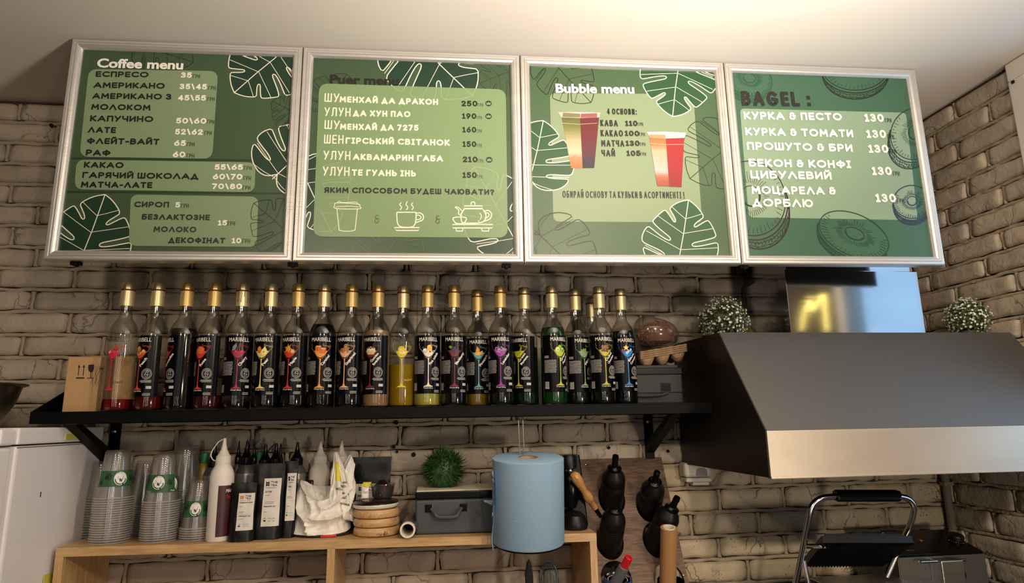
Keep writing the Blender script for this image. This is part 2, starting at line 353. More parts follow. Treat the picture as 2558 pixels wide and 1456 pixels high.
def smoothpts(pts, n=4, closed=False):
    P = [Vector(p) for p in pts]; m = len(P); out = []
    for i in range(m if closed else m - 1):
        p0 = P[i - 1] if (closed or i > 0) else P[0]; p1 = P[i]; p2 = P[(i + 1) % m]; p3 = P[(i + 2) % m] if (closed or i + 2 < m) else P[-1]
        for k in range(n):
            t = k / n
            out.append(0.5 * ((2 * p1) + (p2 - p0) * t + (2 * p0 - 5 * p1 + 4 * p2 - p3) * t * t + (3 * p1 - p0 - 3 * p2 + p3) * t ** 3))
    if not closed: out.append(P[-1])
    return out

# ------------------------------------------------------------------ flat print
_tc = {}
def text2d(body, bold=0.0):
    key = (body, bold)
    if key in _tc: return _tc[key]
    c = bpy.data.curves.new('t', 'FONT'); c.body = body; c.size = 1; c.resolution_u = 3
    if bold: c.bevel_depth = bold; c.bevel_resolution = 0
    o = bpy.data.objects.new('t', c); me = bpy.data.meshes.new_from_object(o)
    vs = [v.co.copy() for v in me.vertices]; fs = []
    for p in me.polygons:
        if bold and (sum(vs[i].z for i in p.vertices) / len(p.vertices)) < 1e-4: continue
        fs.append(tuple(p.vertices))
    used = sorted({i for f in fs for i in f}); ix = {a: b for b, a in enumerate(used)}
    v2 = [(vs[i].x, vs[i].y, vs[i].z) for i in used]; fs = [tuple(ix[i] for i in f) for f in fs]
    bpy.data.objects.remove(o); bpy.data.curves.remove(c); bpy.data.meshes.remove(me)
    xs = [v[0] for v in v2] or [0, 1]
    _tc[key] = (v2, fs, min(xs), max(xs)); return _tc[key]
CAPH = 0.0
def caph():
    global CAPH
    if not CAPH:
        v = text2d('H')[0]; CAPH = max(q[1] for q in v)
    return CAPH
class Art:
    def __init__(s): s.it = []; s.layer = 0
    def raw(s, vs, fs, col): s.it.append((vs, fs, lin(col), s.layer)); s.layer += 1
    def poly(s, pts, col):
        pts = [(p[0], p[1]) for p in pts]
        s.raw(pts, [tuple(t) for t in tessellate_polygon([[Vector((x, y, 0)) for x, y in pts]])], col)
    def rect(s, x0, y0, x1, y1, col): s.raw([(x0, y0), (x1, y0), (x1, y1), (x0, y1)], [(0, 1, 2, 3)], col)
    def ell(s, cx, cy, rx, ry, col, n=20, rot=0):
        c, d = math.cos(rot), math.sin(rot); pts = []
        for k in range(n):
            a = 2 * PI * k / n; x, y = rx * math.cos(a), ry * math.sin(a); pts.append((cx + x * c - y * d, cy + x * d + y * c))
        s.raw(pts, [tuple(range(n))], col)
    def stroke(s, pts, w, col, closed=False):
        P = [Vector((p[0], p[1])) for p in pts]; m = len(P)
        if m < 2: return
        vs = []; fs = []
        for i in range(m):
            t = (P[(i + 1) % m] - P[i - 1]) if closed else (P[min(i + 1, m - 1)] - P[max(i - 1, 0)])
            if t.length < 1e-9: t = Vector((1, 0))
            t.normalize(); nn = Vector((-t.y, t.x)) * (w / 2); vs += [tuple(P[i] + nn), tuple(P[i] - nn)]
        for i in range(m if closed else m - 1):
            j = (i + 1) % m; fs.append((2 * i, 2 * j, 2 * j + 1, 2 * i + 1))
        s.raw(vs, fs, col)
    def text(s, body, p0, p1, h, col, bold=0.03, rise=0.0):
        v, f, a, b = text2d(body, bold); c = caph()
        p0 = Vector(p0); p1 = Vector(p1); ex = (p1 - p0) / (b - a); ey = Vector((-(p1 - p0).y, (p1 - p0).x)).normalized() * (h / c)
        s.raw([tuple(p0 + ex * (x - a) + ey * y) + (z * h * .03,) for x, y, z in v], f, col)
    def build(s, name, material, parent, fn, cliprect=None, slices=None, eps=0.00012):
        bm = bmesh.new(); cl = bm.loops.layers.float_color.new('Col')
        for vs, fs, col, ly in s.it:
            bv = [bm.verts.new((q[0], q[1], ly + (q[2] / eps if len(q) > 2 else 0))) for q in vs]
            for f in fs:
                try: bf = bm.faces.new([bv[i] for i in f])
                except ValueError: continue
                for lp in bf.loops: lp[cl] = col
        def cut(co, no, clear):
            bmesh.ops.bisect_plane(bm, geom=bm.verts[:] + bm.edges[:] + bm.faces[:], plane_co=co, plane_no=no, clear_outer=clear, dist=1e-7)
        if cliprect:
            x0, y0, x1, y1 = cliprect
            for co, no in (((x0, 0, 0), (-1, 0, 0)), ((x1, 0, 0), (1, 0, 0)), ((0, y0, 0), (0, -1, 0)), ((0, y1, 0), (0, 1, 0))): cut(co, no, True)
        if slices:
            for x in slices: cut((x, 0, 0), (1, 0, 0), False)
        for v in bm.verts: v.co = fn(v.co.x, v.co.y, v.co.z * eps)
        me = bpy.data.meshes.new(name); bm.to_mesh(me); bm.free(); me.materials.append(material)
        o = bpy.data.objects.new(name, me); COL.objects.link(o); o.parent = parent; return o
def _a(cx, cy, rx, ry, d0, d1, n=9):
    return [(cx + rx * math.cos(math.radians(d0 + (d1 - d0) * k / n)), cy + ry * math.sin(math.radians(d0 + (d1 - d0) * k / n))) for k in range(n + 1)]
_P = [(0, 0), (0, 1), (.28, 1)] + _a(.3, .71, .27, .29, 90, -90) + [(0, .42)]
_B = [(0, 0), (0, 1), (.3, 1)] + _a(.31, .77, .24, .23, 80, -90) + [(0, .54)]
GL = {
 'A': (.84, [[(0, 0), (.42, 1), (.84, 0)], [(.14, .3), (.70, .3)]]), 'Λ': (.8, [[(0, 0), (.4, 1), (.8, 0)]]), 'Б': (.62, [[(.56, 1), (0, 1), (0, 0), (.33, 0)] + _a(.33, .29, .29, .29, -90, 90) + [(0, .58)]]),
 'B': (.62, [_B, [(0, 0), (.33, 0)] + _a(.34, .27, .28, .27, -85, 90) + [(.1, .54)]]), 'Г': (.52, [[(0, 0), (0, 1), (.52, 1)]]),
 'Д': (.84, [[(0, -.16), (0, 0), (.84, 0), (.84, -.16)], [(.12, 0), (.42, 1), (.72, 0)]]), 'Л': (.66, [[(0, 0), (.12, .1), (.17, 1), (.66, 1), (.66, 0)]]), 'E': (.5, [[(.5, 1), (0, 1), (0, 0), (.5, 0)], [(0, .5), (.45, .5)]]),
 '3': (.56, [_a(.26, .76, .25, .24, 150, -90), _a(.26, .26, .29, .26, 90, -150)]), 'И': (.62, [[(0, 1), (0, 0), (.62, 1), (.62, 0)]]), 'Й': (.62, [[(0, 1), (0, 0), (.62, 1), (.62, 0)], _a(.31, 1.36, .15, .14, 200, 340)]),
 'K': (.6, [[(0, 0), (0, 1)], [(.56, 1), (.13, .5), (.6, 0)], [(0, .5), (.13, .5)]]), 'M': (.84, [[(0, 0), (.06, 1), (.42, .3), (.78, 1), (.84, 0)]]), 'H': (.62, [[(0, 0), (0, 1)], [(.62, 0), (.62, 1)], [(0, .5), (.62, .5)]]),
 'O': (.92, [_a(.46, .5, .46, .5, 0, 360, 22)]), '0': (.66, [_a(.33, .5, .33, .5, 0, 360, 18)]), 'П': (.6, [[(0, 0), (0, 1), (.6, 1), (.6, 0)]]), 'P': (.57, [_P]), 'C': (.76, [_a(.46, .5, .46, .5, 48, 312, 16)]),
 'T': (.62, [[(0, 1), (.62, 1)], [(.31, 1), (.31, 0)]]), 'У': (.64, [[(0, 1), (.33, .36)], [(.64, 1), (.18, 0)]]), 'Ф': (.86, [[(.43, 0), (.43, 1)], _a(.43, .52, .43, .29, 0, 360, 20)]), 'X': (.64, [[(0, 0), (.64, 1)], [(0, 1), (.64, 0)]]),
 'Ц': (.74, [[(0, 1), (0, 0), (.62, 0), (.62, 1)], [(.62, 0), (.74, 0), (.74, -.17)]]), 'Ч': (.58, [[(0, 1), (0, .7)] + _a(.26, .68, .26, .26, 180, 270, 5) + [(.58, .42)], [(.58, 1), (.58, 0)]]), 'Ш': (.84, [[(0, 1), (0, 0), (.84, 0), (.84, 1)], [(.42, 1), (.42, 0)]]),
 'Ь': (.58, [[(0, 1), (0, 0), (.3, 0)] + _a(.3, .29, .28, .29, -90, 90) + [(0, .58)]]), 'Ю': (.98, [[(0, 0), (0, 1)], [(0, .5), (.2, .5)], _a(.6, .5, .38, .5, 0, 360, 18)]), 'Я': (.57, [[(.57, 0), (.57, 1), (.29, 1)] + _a(.27, .71, .27, .29, 90, 270) + [(.57, .42)], [(.28, .42), (0, 0)]]),
 'I': (.30, [[(.15, 0), (.15, 1)], [(0, 1), (.3, 1)], [(0, 0), (.3, 0)]]), 'G': (.9, [_a(.46, .5, .46, .5, 48, 350, 16) + [(.5, .46)]]), 'L': (.5, [[(0, 1), (0, 0), (.5, 0)]]), 'R': (.6, [_P, [(.28, .42), (.6, 0)]]),
 '1': (.34, [[(0, .84), (.19, 1), (.19, 0)], [(0, 0), (.36, 0)]]), '2': (.56, [_a(.27, .73, .27, .27, 170, -25) + [(0, 0), (.56, 0)]]), '4': (.62, [[(.46, 0), (.46, 1), (0, .27), (.62, .27)]]), '5': (.54, [[(.5, 1), (.07, 1), (.03, .55)] + _a(.26, .32, .29, .32, 125, -150, 12)]),
 '6': (.6, [[(.44, 1), (.07, .46)], _a(.3, .32, .3, .32, 0, 360, 16)]), '7': (.54, [[(0, 1), (.54, 1), (.16, 0)]]), '8': (.58, [_a(.29, .77, .23, .23, 0, 360, 14), _a(.29, .27, .29, .27, 0, 360, 14)]), '9': (.6, [_a(.3, .68, .3, .32, 0, 360, 16), [(.53, .54), (.16, 0)]]),
 '\\': (.34, [[(0, 1.03), (.34, -.03)]]), '-': (.28, [[(0, .42), (.28, .42)]]), '?': (.48, [_a(.24, .76, .24, .24, 170, -70) + [(.24, .46), (.24, .3)], [(.24, .06), (.24, -.02)]]), '!': (.1, [[(.05, 1), (.05, .3)], [(.05, .06), (.05, -.04)]]),
 ':': (.1, [[(.05, .66), (.05, .64)], [(.05, .06), (.05, .04)]]), '&': (.62, [_a(.28, .77, .21, .23, 40, 270), _a(.28, .27, .28, .27, 90, 370), [(.28, .54), (.6, .54)]]), ' ': (.22, []), 'N': (.62, [[(0, 0), (0, 1), (.62, 0), (.62, 1)]]), '/': (.3, [[(0, 0), (.3, 1)]]), '.': (.06, [[(.03, .04), (.03, -.02)]]),
}
for a_, b_ in (('А', 'A'), ('В', 'B'), ('Е', 'E'), ('З', '3'), ('К', 'K'), ('М', 'M'), ('Н', 'H'), ('О', 'O'), ('Р', 'P'), ('С', 'C'), ('Т', 'T'), ('Х', 'X'), ('І', 'I')): GL[a_] = GL[b_]
def stext(A, body, p0, p1, h, col, wt):
    p0 = Vector(p0[:2]); p1 = Vector(p1[:2]); tot = sum(GL[c][0] for c in body); gaps = len(body) - 1; L = (p1 - p0).length; lw = wt * h
    # advance: glyph centreline widths scaled + stroke width + constant gap
    lw *= min(1.0, max(.5, L / (h * (tot + len(body) * .28)))) ** .8; gap = .16 * h; avail = L - len(body) * lw - gaps * gap
    if avail < .35 * tot * h: gap = .06 * h; lw *= .8; avail = max(L - len(body) * lw - gaps * gap, .25 * tot * h)
    sx = avail / tot; ex = (p1 - p0).normalized(); ey = Vector((-ex.y, ex.x)); x = lw / 2; hs = h - lw
    vs = []; fs = []
    def seg(a, b):
        d = (b - a)
        if d.length < 1e-9: return
        n = Vector((-d.y, d.x)).normalized() * lw / 2; o = len(vs); z_ = ((o // 4) % 14) * 8e-6; vs.extend([tuple(q) + (z_,) for q in (a + n, b + n, b - n, a - n)]); fs.append((o, o + 1, o + 2, o + 3))
    def disc(a):
        o = len(vs); z_ = ((o // 4) % 14) * 8e-6; vs.extend([tuple(a + Vector((math.cos(t), math.sin(t))) * lw / 2) + (z_,) for t in [k * PI / 4 for k in range(8)]]); fs.append(tuple(range(o, o + 8)))
    for c in body:
        g = GL[c]
        for pl in g[1]:
            q = [p0 + ex * (x + u * sx) + ey * (lw / 2 + v * hs) for u, v in pl]
            for i in range(len(q) - 1): seg(q[i], q[i + 1])
            for i in range(1, len(q) - 1): disc(q[i])
            if (q[0] - q[-1]).length < 1e-6: disc(q[0])
            # square ends reach the cap lines
            for e0, e1 in ((q[0], q[1]), (q[-1], q[-2])):
                d = (e0 - e1).normalized(); seg(e0, e0 + d * lw * .5) if abs(d.y) > .3 or abs(d.x) > .9 else None
        x += g[0] * sx + lw + (gap if c != ' ' else 0)
        if c == ' ': x -= lw * .2
    A.raw(vs, fs, col)
_oldtext = Art.text
def _text(s, body, p0, p1, h, col, bold=0.03):
    if all(c in GL for c in body): stext(s, body, p0, p1, h, col, {.02: .15, .03: .17, .04: .245, .045: .25, .05: .25, .06: .26}.get(bold, .18))
    else: _oldtext(s, body, p0, p1, h, col, bold)
Art.text = _text
# ------------------------------------------------------------------ room shell
XR = 1.68; ZC = 2.60; XL = -3.2; YF = -5.4
def shell(name, *a, m='plaster'): return struct(mbox(*a).build(name, M[m]))
shell('ceiling', XL, XR + .1, YF, 0.1, ZC, ZC + .1, m='ceiling')
shell('floor', XL, XR + .1, YF, 0.1, -.1, 0, m='floor')
shell('wall_left', XL - .1, XL, YF, 0.1, 0, ZC)
wb = shell('wall_back', XL, XR + .1, 0.003, 0.1, 0, ZC, m='grout')
# right wall with the window opening
WY0, WY1, WZ0, WZ1 = -1.0, -0.485, 1.25, 2.597
m = MB()
m.box(XR + .003, XR + .1, WY1, 0.008, 0, ZC); m.box(XR + .008, XR + .1, YF, WY0, 0, ZC)
m.box(XR + .008, XR + .1, WY0, WY1, 0, WZ0); m.box(XR + .008, XR + .1, WY0, WY1, WZ1, ZC)
wr = struct(m.build('wall_right', M['grout']))
wf = MB()  # wall behind the camera
wf.box(XL, XR + .1, YF - .1, YF, 0, ZC)
struct(wf.build('wall_front', M['plaster']))
# window in the right wall
win = struct(bpy.data.objects.new('window_1', None)); COL.objects.link(win); win.location = (XR, (WY0 + WY1) / 2, WZ0)
f = 0.055
mm = MB(); x0, x1 = XR - .022, XR + .05
mm.box(x0, x1, WY0, WY1, WZ1 - f, WZ1); mm.box(x0, x1, WY0, WY1, WZ0, WZ0 + f); mm.box(x0, x1, WY1 - f, WY1, WZ0 + f, WZ1 - f); mm.box(x0, x1, WY0, WY0 + f, WZ0 + f, WZ1 - f)
mm.build('window_frame', M['white_pl'], win, bevel=0.004, world=True)
mbox(XR + .02, XR + .026, WY0 + f, WY1 - f, WZ0 + f, WZ1 - f).build('pane', M['glass'], win, world=True)
p = atx(2531, 205, XR - .023)
mbox(XR - .026, XR - .02, p.y - .004, p.y + .004, p.z - .004, p.z + .004).build('fixing_screw', M['black'], win, world=True)

ROWS = [2.593, 2.527, 2.459, 2.392, 2.327, 2.262, 2.197, 2.131, 2.067, 2.003, 1.938, 1.870, 1.804, 1.735, 1.667, 1.598, 1.530, 1.457, 1.387, 1.314, 1.242, 1.176, 1.106]
def brick_mesh(L, H, seed, mtl):
    rnd = random.Random(seed); nu, nv = 12, 5; D = 0.013; b = MB(); sd = Vector((seed * 3.1, 0, 0))
    def edge(u, v):
        x = (u - .5) * L; z = (v - .5) * H
        ex = noise.noise(Vector((0, z * 30, seed + (5 if u > .5 else 0)))) * 0.006
        ez = noise.noise(Vector((x * 22, 9, seed + (5 if v > .5 else 0)))) * 0.0042
        r = 0.004  # rounded corners
        cx = abs(u - .5) * 2; cz = abs(v - .5) * 2
        k = max(0, cx - .9) * 10 * max(0, cz - .7) / .3
        return x + ex * (2 * abs(u - .5)) - math.copysign(r, x) * k * .8, z + ez * (2 * abs(v - .5)) - math.copysign(r, z) * k * .6
    def front(u, v):
        x, z = edge(u, v); q = Vector((x * 16, z * 22, seed * 1.7))
        e = min(min(u, 1 - u) * L, min(v, 1 - v) * H); rr = min(1, e / .0045)
        d = noise.fractal(q * 1.3, 0.8, 2.2, 4) * .0036 + noise.noise(q * .5) * .0022
        return (x, -(D - .0045 * (1 - rr)) + (-d) * rr, z)
    b.grid(nu, nv, front)
    vs = b.v; w_ = nu + 1
    ring = [j for j in range(w_)] + [w_ * k + nu for k in range(1, nv + 1)] + [w_ * nv + nu - k for k in range(1, nu + 1)] + [w_ * k for k in range(nv - 1, 0, -1)]
    o = len(b.v); b.v += [Vector((vs[i].x, 0.004, vs[i].z)) for i in ring]; n = len(ring)
    for i in range(n): b.f.append((ring[i], o + i, o + (i + 1) % n, ring[(i + 1) % n])); b.mi.append(0)
    me = bpy.data.meshes.new('brick'); me.from_pydata([tuple(v) for v in b.v], [], b.f); me.materials.append(mtl)
    bm = bmesh.new(); bm.from_mesh(me); bmesh.ops.recalc_face_normals(bm, faces=bm.faces); bm.to_mesh(me); bm.free()
    me.polygons.foreach_set('use_smooth', [True] * len(me.polygons)); return me
GAP = 0.0145; H0 = 0.0525
LENS = [0.030, 0.055, 0.080, 0.105, 0.165, 0.186, 0.199, 0.212]
_bm = {}
def get_brick(L, mk, rnd):
    Lq = min(LENS, key=lambda q: abs(q - L)); k = rnd.randrange(6)
    key = (Lq, k, mk)
    if key not in _bm: _bm[key] = brick_mesh(Lq, H0, len(_bm) + 3, M[mk])
    return _bm[key], Lq
beads = MB()
def bead(pts, r0, axis_n, rnd):  # a mortar ridge: low rounded bar along pts
    n = len(pts); vs = []; fs = []
    d = (Vector(pts[-1]) - Vector(pts[0])).normalized(); side = d.cross(axis_n)
    prof = [(-1, 0.000), (-.78, -.0062), (0, -.0078), (.78, -.0062), (1, 0.000)]
    for i, p in enumerate(pts):
        ww = r0 * (1 + .3 * noise.noise(Vector(p) * 40)); hh = 1 + .5 * noise.noise(Vector(p) * 55)
        for a, h in prof: vs.append(Vector(p) + side * (a * ww) - axis_n * (h * hh) + side * (noise.noise(Vector(p) * 26) * .0030))
    k = len(prof)
    for i in range(n - 1):
        for j in range(k - 1): fs.append((i * k + j, i * k + j + 1, (i + 1) * k + j + 1, (i + 1) * k + j))
    beads.add(vs, fs)
def lay(wall, u0, u1, place, joint0, mkf, skip=None, seed=1):
    rnd = random.Random(seed); nrm = (place(0, 1, 0) - place(0, 0, 0)).normalized(); count = 0
    for r in range(len(ROWS) - 1):
        z1, z0 = ROWS[r], ROWS[r + 1]; zc = (z0 + z1) / 2
        u = joint0(r); 
        while u > u0: u -= 0.215
        js = []
        while u < u1:
            L = 0.215 + rnd.uniform(-.006, .006)
            a, b_ = max(u, u0), min(u + L, u1)
            if b_ - a > .026 and not (skip and skip((a + b_) / 2, zc, b_ - a)):
                me, Lq = get_brick(b_ - a - GAP, mkf((a + b_) / 2, zc), rnd)
                o = bpy.data.objects.new('brick', me); COL.objects.link(o); o.parent = wall
                pt = place((a + b_) / 2, 0, zc + rnd.uniform(-.0015, .0015)); o.location = pt
                ang = math.atan2(nrm.y, nrm.x) + PI / 2
                o.rotation_euler = (0, rnd.uniform(-.008, .008), ang)
                s = (b_ - a - GAP) / Lq; o.scale = (s, 1, (z1 - z0 - .0135) / H0); count += 1
            if u > u0: js.append(u)
            u += L
        for j in js:
            if skip and skip(j, zc, 0.0): continue
            bead([place(j + .001 * math.sin(k * 2 + j * 9), 0, z0 + .006 + (z1 - z0 - .012) * k / 5) for k in range(6)], .0057, nrm, rnd)
        nseg = max(4, int((u1 - u0) / .013))
        bead([place(u0 + (u1 - u0) * k / nseg, 0, z0 + .0012 * math.sin(k * .7 + r)) for k in range(nseg + 1)], .0058, nrm, rnd)
    return count
def jb(r):
    tab = {8: -1.042, 9: -1.159, 10: -1.045, 11: -1.172, 12: -1.062}
    if r in tab: return tab[r]
    return -1.05 + (0.107 if r % 2 else 0) + 0.02 * math.sin(r * 2.3)
def hidden(u, z, L):  # behind the boards / the hood body nothing of the wall can be seen
    return L > 0 and ((u - L / 2 > .80 and 1.47 < z < 1.82) or (u + L / 2 < -.92 and z < 1.58))
c1 = lay(wb, -1.50, XR, lambda u, n_, z: Vector((u, -n_, z)), jb, lambda u, z: 'brick_speckled' if (u > .62 and z < 1.47) else 'brick', hidden, 11)
struct(mbox(XL, -1.504, -.014, .002, 0, ZC).build('trim_1', M['ceiling']))  # plain plaster left of the brick facing
bd = beads.build('mortar_ridges', M['mortar'], wb, smooth=True); bd['kind'] = 'stuff'
beads = MB()
def skipw(u, z, L):  # u = -Y
    return (-u < WY1 + .0 + L / 2 and z > WZ0 - .03)
def jr(r): return (0.0 if r % 2 else 0.107) - .05 + .02 * math.sin(r * 1.7)
rnd = random.Random(5)
c2 = lay(wr, 0.0, 0.485, lambda u, n_, z: Vector((XR - n_, -u, z)), jr, lambda u, z: 'brick', None, 23)
c3 = 0
bd = beads.build('mortar_ridges', M['mortar'], wr, smooth=True); bd['kind'] = 'stuff'
print('bricks', c1, c2)
# screw holes drilled in the wall
for px, py, r in ((990, 1055, .0065), (984, 1116, .0055), (992, 1128, .004), (1033, 1135, .0065), (1520, 1118, .005), (1667, 1126, .005), (650, 1068, .005), (131, 315, .006)):
    p = at(px, py, -.012); m = MB(); m.lathe([(r, 0), (r * .8, .004)], 12, mat=Matrix.Translation((p.x, -.017, p.z)) @ Matrix.Rotation(PI / 2, 4, 'X')); m.build('anchor_hole', M['dark'], wb, smooth=True)

# ------------------------------------------------------------------ menu boards
BA = Vector((-0.934, -0.350, 0)); BB = Vector((1.409, -0.420, 0)); BZ0, BZ1 = 2.003, 2.596
BD = (BB - BA); BLEN = BD.length; BROT = math.atan2(BD.y, BD.x); BX = BD.normalized(); BN = Vector((BX.y, -BX.x, 0))
BW = BLEN / 4; BH = BZ1 - BZ0
INK_D, CREAM, WHITE = (24, 26, 20), (236, 226, 206), (238, 232, 222)
def monstera(A, P, base, tip, wf, fill, stroke, sw, veins=True, off=0):
    # template leaf, base (0,0), tip (0,1)
    R = [(0, 1), (.10, .955), (.20, .88), (.27, .80), (.22, .74), (.16, .67), (.14, .62), (.17, .61), (.23, .67), (.31, .745), (.345, .76), (.41, .69), (.47, .60), (.495, .54), (.40, .48), (.27, .415), (.17, .365), (.155, .325), (.20, .315), (.32, .36), (.44, .42), (.53, .46), (.555, .37), (.555, .27), (.535, .20), (.42, .17), (.28, .14), (.20, .10), (.23, .07), (.34, .085), (.45, .115), (.525, .125), (.50, .03), (.43, -.06), (.33, -.12), (.21, -.15), (.09, -.12), (0, 0)]
    def ch(pts):
        out = []
        for i in range(len(pts) - 1):
            a, b = pts[i], pts[i + 1]; out += [(a[0] * .75 + b[0] * .25, a[1] * .75 + b[1] * .25), (a[0] * .25 + b[0] * .75, a[1] * .25 + b[1] * .75)]
        return [pts[0]] + out + [pts[-1]]
    Rs = ch(R); Ls = [(-x * (1 + .06 * math.sin(y * 7)), y) for x, y in ch(R)]
    b0 = P(*base); t0 = P(*tip); ey = t0 - b0; ex = Vector((ey.y, -ey.x)) * wf
    T = lambda x, y: b0 + ex * x + ey * y
    right = [T(*q) for q in Rs]; left = [T(*q) for q in Ls]
    if fill:
        A.poly(right, fill); A.poly(left, fill)
    A.stroke(right, sw, stroke); A.stroke(left, sw, stroke)
    A.stroke([T(0, 1), T(.01, .5), T(0, -.1)], sw * .9, stroke)
    if veins:
        for y0, q in ((.78, (.24, .86)), (.55, (.42, .67)), (.30, (.54, .40)), (.10, (.52, .18)), (.02, (.35, -.09))):
            for s_ in (1, -1): A.stroke([T(0, y0 - .08), T(s_ * q[0] * .45, (y0 + q[1]) / 2 - .06), T(s_ * q[0], q[1] - .02)], sw * .55, stroke)
def rrect(P, c, r):  # corners (TL,TR,BR,BL) in crop px -> rounded polygon
    q = [P(*a) for a in c]; out = []
    for i in range(4):
        a, b, d = q[i - 1], q[i], q[(i + 1) % 4]
        u = (a - b).normalized() * r; v = (d - b).normalized() * r
        for k in range(7):
            t = k / 6; p0, p1, p2 = b + u, b, b + v
            out.append(p0 * (1 - t) ** 2 + p1 * 2 * t * (1 - t) + p2 * t * t)
    return out
def bagel(A, P, cx, cy, rx, ry, rot, ink, flip=1, seed=1, body=None):
    rnd = random.Random(seed); c0 = P(cx, cy); ux = P(cx + 100, cy) - c0; uy = P(cx, cy - 100) - c0; c, s = math.cos(rot), math.sin(rot)
    def E(r, a, dy=0): 
        x, y = r * rx * math.cos(a), r * ry * math.sin(a) - dy
        return c0 + ux * ((x * c - y * s) / 100) + uy * ((x * s + y * c) / 100)
    K = 40; W = .0022
    A.stroke([E(1, 2 * PI * k / K) for k in range(K)], W * 1.3, ink, True)
    A.stroke([E(.92, 2 * PI * k / K) for k in range(K)], W * .35, ink, True) if False else None
    hole = [E(.28, 2 * PI * k / 20, -ry * .05) for k in range(20)]; A.stroke(hole, W, ink, True)
    A.stroke([E(.24, PI + PI * k / 10, -ry * .02) for k in range(11)], W * 1.6, ink)
    for k in range(46):
        a = 2 * PI * k / 46; r0 = .34 + rnd.random() * .05; r1 = r0 + .12 + .12 * rnd.random() * (1 + math.sin(a))
        A.stroke([E(r0, a, -ry * .04), E((r0 + r1) / 2, a + .03, -ry * .02), E(r1, a + .02)], W * .55, ink)
        r1 = .95; r0 = .93 - .12 * rnd.random() - .06
        if math.sin(a) < .4: A.stroke([E(r0, a + .02), E(r1, a)], W * .6, ink)
    # lower half and fillings
    for j, dy in enumerate((.10, .17, .30, .42)):
        w_ = [1.02, 1.03, 1.0, .95][j]
        A.stroke([E(w_, PI + .08 + (PI - .16) * k / 24, ry * dy + .02 * ry * math.sin(k * 1.9 + j) * (1 if j in (1, 2) else 0)) for k in range(25)], W * (1.6 if j in (0, 3) else .8), ink)
    for k in range(26):
        a = PI + .25 + (PI - .5) * k / 26
        d0 = ry * (.14 + .05 * rnd.random()); d1 = ry * (.24 + .06 * rnd.random())
        A.stroke([E(1.01, a, d0), E(1.0, a + .05, (d0 + d1) / 2), E(1.0, a + .02, d1)], W * (.5 + rnd.random() * .8), ink)
        if k % 2: A.stroke([E(.99, a, ry * .33), E(.98, a + .12, ry * .35)], W * .6, ink)
BOARDS = []
def board(i, label):
    t = thing('menu_board', label, 'menu board', tuple(BA + BX * (BW * i)) [:2] + (BZ0,), BROT, 'menu boards in a row under the ceiling')
    o3 = BA + BX * (BW * i); g = .0012
    x0, x1, z0, z1 = g, BW - g, 0.0, BH
    mbox(x0 + .01, x1 - .01, -.010, .004, z0 + .01, z1 - .01).build('back_panel', M['panel_back'], t)
    # frame: ridged profile, mitred
    prof = [(0, .006), (0, -.020), (.003, -.0235), (.009, -.0235), (.0105, -.0215), (.012, -.0235), (.0155, -.0235), (.017, -.0215), (.0185, -.0225), (.0225, -.0200), (.026, -.0145), (.026, -.009)]
    cs = [(x0, z0), (x1, z0), (x1, z1), (x0, z1)]; ins = [(1, 1), (-1, 1), (-1, -1), (1, -1)]
    for k in range(4):
        k2 = (k + 1) % 4; m = MB(); vs = []
        for kk in (k, k2):
            for d, h in prof: vs.append((cs[kk][0] + ins[kk][0] * d, h, cs[kk][1] + ins[kk][1] * d))
        n = len(prof); m.add(vs, [(j, j + 1, n + j + 1, n + j) for j in range(n - 1)] + [tuple(range(n)), tuple(range(2 * n - 1, n - 1, -1))])
        m.build('frame_rail', M['alu'], t)
    pl0 = o3 + BN * .0115
    def P(px, py):
        h = hitplane(px, py, pl0, BN); return Vector(((h - o3).dot(BX), h.z - BZ0))
    return t, P, (x0 + .0255, z0 + .0255, x1 - .0255, z1 - .0255)
def mapb(u, v, w_): return Vector((u, -.0105 - w_, v))
def texts(A, Q, rows, pxm):
    for s_, xa, ya, xb, yb, h, col, bold in rows: A.text(s_, Q(xa, ya), Q(xb, yb), h * pxm, col, bold)
GR = 'ГРН'
def finish(t, base, let, rect):
    base.build('poster', M['ink'], t, mapb, rect, eps=.0014 / max(1, base.layer))
    let.build('lettering', M['ink'], t, lambda u, v, w_: Vector((u, -.0121 - w_, v)), rect, eps=.000006)
GREEN, GREENL, GDARK = (60, 81, 54), (124, 144, 108), (24, 54, 36)
# board 1
t, P0, rect = board(0, 'leftmost green menu board with the coffee price list')
Q = lambda x, y: P0(100 + x / 2.468, 90 + y / 2.468); k1 = (Q(900, 600) - Q(800, 600)).length / 100
A = Art(); A.rect(0, 0, BW, BH, GREEN)
A.poly([Q(180, 746), Q(1560, 762), Q(1560, 775), Q(180, 759)], (36, 58, 34)); A.poly([Q(150, 953), Q(1560, 964), Q(1560, 977), Q(150, 966)], (36, 58, 34))
monstera(A, Q, (230, 1420), (400, 976), 1.0, GDARK, CREAM, .0026)
monstera(A, Q, (1480, 110), (1197, 348), 1.15, GDARK, CREAM, .0026)
monstera(A, Q, (1462, 852), (1760, 560), 1.05, GDARK, CREAM, .0026)
monstera(A, Q, (1580, 480), (1432, 400), 1.3, None, (36, 50, 32), .0014)
monstera(A, Q, (640, 60), (945, 160), .9, None, (36, 50, 32), .0014)
for c, r in (([(300, 203), (1098, 216), (1062, 757), (243, 744)], .024), ([(225, 761), (1330, 779), (1322, 963), (212, 945)], .022), ([(560, 977), (1347, 990), (1335, 1300), (547, 1293)], .020)):
    A.poly(rrect(Q, c, r), GREENL)
monstera(A, Q, (1560, 1240), (1318, 1030), 1.0, None, (40, 46, 34), .0018)
L = Art(); D, W = INK_D, WHITE
